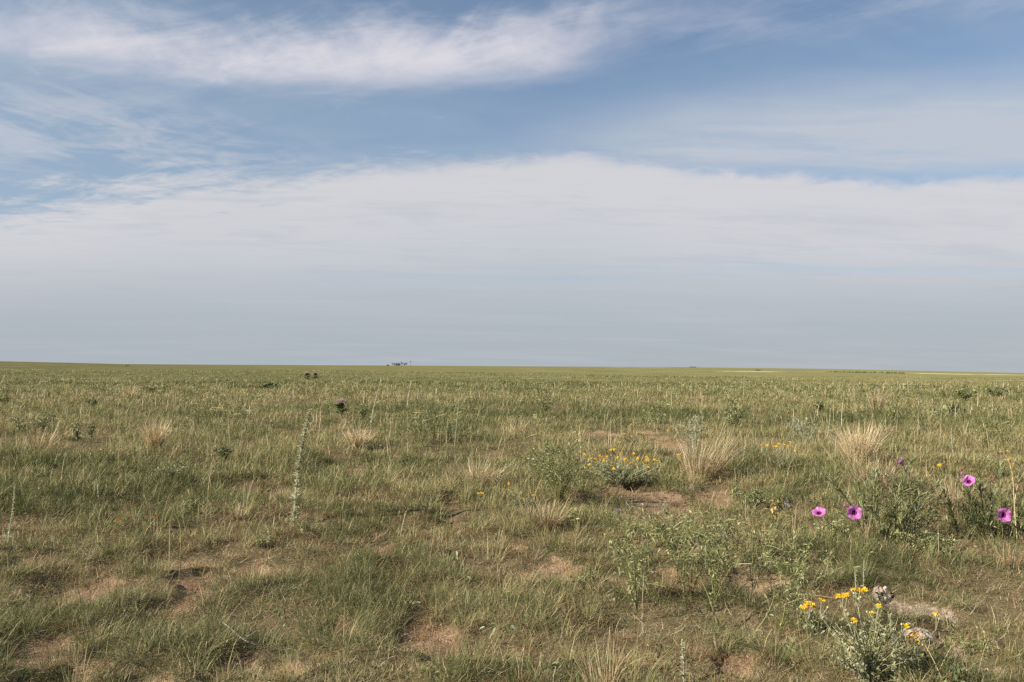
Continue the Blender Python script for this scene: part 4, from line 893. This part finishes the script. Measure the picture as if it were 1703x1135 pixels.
# ------------------------------------------------------------------ light
SUN_EL, SUN_AZ = R(31), R(-113)          # azimuth from the view direction (+Y), clockwise: behind the left shoulder
sd = Vector((math.sin(SUN_AZ) * math.cos(SUN_EL), math.cos(SUN_AZ) * math.cos(SUN_EL), math.sin(SUN_EL)))
sl = bpy.data.lights.new('sun', 'SUN'); sl.energy = 5.0; sl.angle = R(.5); sl.color = (1.0, .92, .80)
so = bpy.data.objects.new('sun', sl); COL.objects.link(so); so.rotation_euler = sd.to_track_quat('Z', 'Y').to_euler(); so.location = sd * 50

# ------------------------------------------------------------------ sky
world = bpy.data.worlds.new('World'); scene.world = world; world.use_nodes = True
nt = world.node_tree; nt.nodes.clear(); L = nt.links.new
class E:
    """a value in the node tree, with arithmetic"""
    def __init__(s, k): s.k = k
    @staticmethod
    def op(o, *a):
        n = N(nt, 'ShaderNodeMath', operation=o)
        for i, v in enumerate(a):
            if isinstance(v, E): L(v.k, n.inputs[i])
            else: n.inputs[i].default_value = float(v)
        return E(n.outputs[0])
    def __add__(s, o): return E.op('ADD', s, o)
    __radd__ = __add__
    def __sub__(s, o): return E.op('SUBTRACT', s, o)
    def __rsub__(s, o): return E.op('SUBTRACT', o, s)
    def __mul__(s, o): return E.op('MULTIPLY', s, o)
    __rmul__ = __mul__
    def __truediv__(s, o): return E.op('DIVIDE', s, o)
def sst(v, a, b):
    n = N(nt, 'ShaderNodeMapRange', interpolation_type='SMOOTHSTEP'); L(v.k, n.inputs[0])
    for i, q in ((1, a), (2, b)):
        if isinstance(q, E): L(q.k, n.inputs[i])
        else: n.inputs[i].default_value = q
    return E(n.outputs[0])
def fcurve(v, pts):
    """a smooth profile over azimuth, from points (photo x, photo y) -> elevation in radians"""
    n = N(nt, 'ShaderNodeFloatCurve'); L(((v + .62) / 1.24).k, n.inputs['Value']); c = n.mapping.curves[0]
    q = sorted((((math.atan((x - 851.5) / FPX)) + .62) / 1.24, math.atan((608.8 - y + (x - 851.5) * .0047) / FPX * math.cos(math.atan((x - 851.5) / FPX))) / .5) for x, y in pts)
    q = [(min(max(a, 0), 1), min(max(b, 0), 1)) for a, b in q]
    while len(c.points) < len(q): c.points.new(.5, .5)
    for p, (a, b) in zip(c.points, q): p.location = (a, b); p.handle_type = 'AUTO'
    n.mapping.update(); return E(n.outputs[0]) * .5
tc = N(nt, 'ShaderNodeTexCoord'); sp = N(nt, 'ShaderNodeSeparateXYZ'); L(tc.outputs['Generated'], sp.inputs[0])
X, Y, Zd = (E(o) for o in sp.outputs)
AZ = E.op('ARCTAN2', X, Y); EL = E.op('ARCSINE', Zd)
den = E.op('MAXIMUM', Zd, 0.0) + .06
PX, PY = X / den, Y / den
def cloudnoise(sx, sy, rot=0.0, det=6, rough=.55, off=0.0, dist=0.0):
    c, s = math.cos(rot), math.sin(rot); n = N(nt, 'ShaderNodeTexNoise'); cb = N(nt, 'ShaderNodeCombineXYZ')
    L(((PX * c + PY * s) * sx).k, cb.inputs[0]); L(((PY * c - PX * s) * sy).k, cb.inputs[1]); cb.inputs[2].default_value = off
    L(cb.outputs[0], n.inputs['Vector']); n.inputs['Scale'].default_value = 1; n.inputs['Detail'].default_value = det; n.inputs['Roughness'].default_value = rough; n.inputs['Distortion'].default_value = dist
    return E(n.outputs[0])
n1 = cloudnoise(1.6, 2.4, .35, 8, .58, 1.3, .6) - .5          # soft lumps
n2 = cloudnoise(1.2, 4.2, -.55, 9, .60, 4.1, .9) - .5          # slanting fibres
n3 = cloudnoise(.45, 2.6, .10, 7, .60, 8.2, .3) - .5           # long flat streaks
calm = sst(EL, .03, .15)
n4 = cloudnoise(5.5, 9.0, -.5, 7, .62, 2.7, .8) - .5           # small wisps
n5 = cloudnoise(4.2, 1.3, .30, 8, .58, 6.4, .9) - .5           # filaments hanging across the band
n7 = cloudnoise(1.5, 4.5, .05, 8, .62, 15.7, .7) - .5           # fine mottling of the bank
n8 = cloudnoise(6.5, 3.4, -.35, 8, .60, 21.3, .6) - .5
n6 = cloudnoise(.55, .8, .2, 4, .5, 12.2, .2) - .5             # broad thick and thin
# upper band
botA = fcurve(AZ, [(-200, 80), (0, 98), (120, 118), (250, 138), (400, 146), (520, 150), (650, 146), (800, 138), (900, 132), (1000, 112), (1150, 80), (1300, 58), (1450, 46), (1900, 20)])
topA = fcurve(AZ, [(-200, -20), (0, -10), (150, 0), (260, 50), (400, 60), (520, 40), (640, 36), (760, 60), (850, 22), (940, 16), (1040, 0), (1200, -10), (1350, -10), (1450, -20), (1900, -40)])
strA = fcurve(AZ, [(-200, 260), (0, 170), (200, 120), (300, 60), (500, 10), (700, 40), (850, 90), (960, 190), (1030, 430), (1150, 515), (1280, 490), (1380, 530), (1480, 460), (1600, 540), (1900, 570)]) * 2.6
eA = EL + n1 * .022 + n4 * .012 + n3 * .02
lo = sst(eA, botA - .014, botA + .030)
up = 1 - sst(EL + n1 * .03, topA - .075, topA + .075)
fib = n2 * .75 + n5 * .70 + n1 * .70 + n4 * .34 + n8 * .40
A = lo * sst(up * 1.15 + fib * 1.10 * (1.3 - up * .75), .16, 1.02) * E.op('MINIMUM', E.op('MAXIMUM', strA + fib * .8, 0.0), 1.0)
# great lower bank
topB = fcurve(AZ, [(-200, 330), (0, 340), (120, 318), (230, 296), (330, 292), (450, 298), (560, 288), (700, 277), (820, 272), (930, 262), (1030, 274), (1140, 292), (1300, 302), (1420, 310), (1530, 316), (1640, 310), (1703, 308), (1900, 300)])
softB = fcurve(AZ, [(-200, 250), (0, 280), (300, 420), (600, 520), (900, 535), (1200, 575), (1703, 580), (1900, 580)])
sB = .5 - softB              # 0.5 hard .. ; larger at the left where the edge is ragged
bB = EL + n1 * .030 + n4 * .016 + n7 * .026 + n8 * .024
dn0 = topB - EL
B0 = 1 - sst(bB, topB - .010 - softB * .34, topB + .024 + softB * .10)
B = sst(B0 + (n1 * .8 + n2 * .8 + n4 * .5) * sst(softB, .02, .10) * 1.2 + (n4 * .6 + n1 * .6 + n7 * .9) * .85 * (1 - sst(dn0, .03, .12)), .14, .74)
# wisps on the left above it
w0 = fcurve(AZ, [(-200, 190), (0, 205), (120, 215), (260, 238), (420, 280), (600, 310), (900, 340), (1900, 400)])
dW = (EL - w0) / .055
Wm = E.op('MAXIMUM', 1 - dW * dW, 0.0) * sst(0 - AZ, .12, .36)
C = Wm * sst(n4 * .25 + n8 * .9 + n2 * .25 + n1 * .9 + n6 * .4, -.12, .20) * .74
# thin veil on the right
vt = fcurve(AZ, [(-200, 250), (700, 250), (850, 240), (1000, 215), (1200, 180), (1400, 162), (1703, 142), (1900, 120)])
vb = fcurve(AZ, [(-200, 260), (700, 262), (900, 264), (1050, 270), (1200, 282), (1400, 294), (1550, 299), (1703, 296), (1900, 290)])
D = sst(EL + n3 * .03 + n4 * .008, vb - .008, vb + .020) * (1 - sst(EL + n3 * .05 + n2 * .03 + n1 * .02, vt - .040, vt + .050)) * sst(AZ, -.08, .20) * (1.0 + n3 * 1.2 + n7 * 1.1 + n2 * .4 + n8 * .4)
D = E.op('MINIMUM', E.op('MAXIMUM', D, 0.0), 1.0)
# faint high haze everywhere above
G = sst(n2 * .6 + n1 * .7 + n6 * .8, -.25, .45) * .30
# blue slits low in the bank
sl_ = fcurve(AZ, [(-200, 470), (300, 470), (600, 462), (950, 460), (1100, 450), (1400, 440), (1900, 446)])
dS = (EL - sl_) / .014
slit = E.op('MAXIMUM', 1 - dS * dS, 0.0) * sst(n3 + n1 * .2 + n2 * .2, -.10, .16) * sst(AZ, -.35, .1) * .55

sky = N(nt, 'ShaderNodeTexSky', sky_type='NISHITA'); sky.sun_disc = False; sky.sun_elevation = SUN_EL; sky.sun_rotation = SUN_AZ
sky.air_density = 1.0; sky.dust_density = .6; sky.ozone_density = 1.6; sky.altitude = 1400
SKY_STRENGTH = .063
def cmix(f, a, b):
    n = N(nt, 'ShaderNodeMix', data_type='RGBA'); L(f.k, n.inputs[0]) 
    for i, v in ((6, a), (7, b)):
        if isinstance(v, tuple): n.inputs[i].default_value = (*v, 1)
        else: L(v, n.inputs[i])
    return n.outputs[2]
K = 1 / SKY_STRENGTH / 2 ** EXPOSURE
cl = lambda r, g, b: (r * K, g * K, b * K)
col = sky.outputs[0]
hz = 1 - sst(EL, -.02, .38)
col = cmix(hz * .55, col, cl(.36, .43, .50))
col = cmix(G + .10 + sst(0 - AZ, -.15, .5) * .16, col, cl(.41, .51, .60))
col = cmix(D * .92, col, cl(.53, .575, .645))
col = cmix(C, col, cl(.54, .57, .65))
# the bank: whitest just below its upper edge, bluish grey lower down
dn = topB - EL + n3 * .05 + n1 * .03
thick = sst(dn, .015, .17)
bank = cmix(thick, cl(.67, .665, .69), cl(.50, .545, .605))
bank = cmix(sst(n1 * .9 + n7 * .9 + n6 * .5, -.04, .30) * .45 * sst(dn, .0, .05), bank, cl(.49, .52, .59))
bank = cmix(1 - sst(EL + n3 * .02, .01, .13), bank, cl(.42, .465, .51))
n7 = n7 * calm; n3 = n3 * (calm * .8 + .2)
bank = cmix(sst(n3 + n6 * .6 + n7 * .5, -.10, .34) * .42, bank, cl(.60, .60, .635))
bank = cmix(sst(0 - n3 * .7 - n7 * .8 - n1 * .4, .0, .34) * .34, bank, cl(.42, .475, .55))
col = cmix(B * (1 - slit) * .94, col, bank)
col = cmix(A * .97, col, cl(.71, .695, .755))
bg = N(nt, 'ShaderNodeBackground'); L(col, bg.inputs[0]); bg.inputs[1].default_value = SKY_STRENGTH
ow = N(nt, 'ShaderNodeOutputWorld'); L(bg.outputs[0], ow.inputs[0])

# ------------------------------------------------------------------ render settings
scene.view_settings.view_transform = 'Standard'; scene.view_settings.look = 'None'; scene.view_settings.gamma = 1; scene.view_settings.exposure = EXPOSURE
scene.cycles.max_bounces = 5; scene.cycles.diffuse_bounces = 3; scene.cycles.transmission_bounces = 2; scene.cycles.glossy_bounces = 1
scene.cycles.use_denoising = False
print('blades', cnt, 'objects', len(bpy.data.objects))
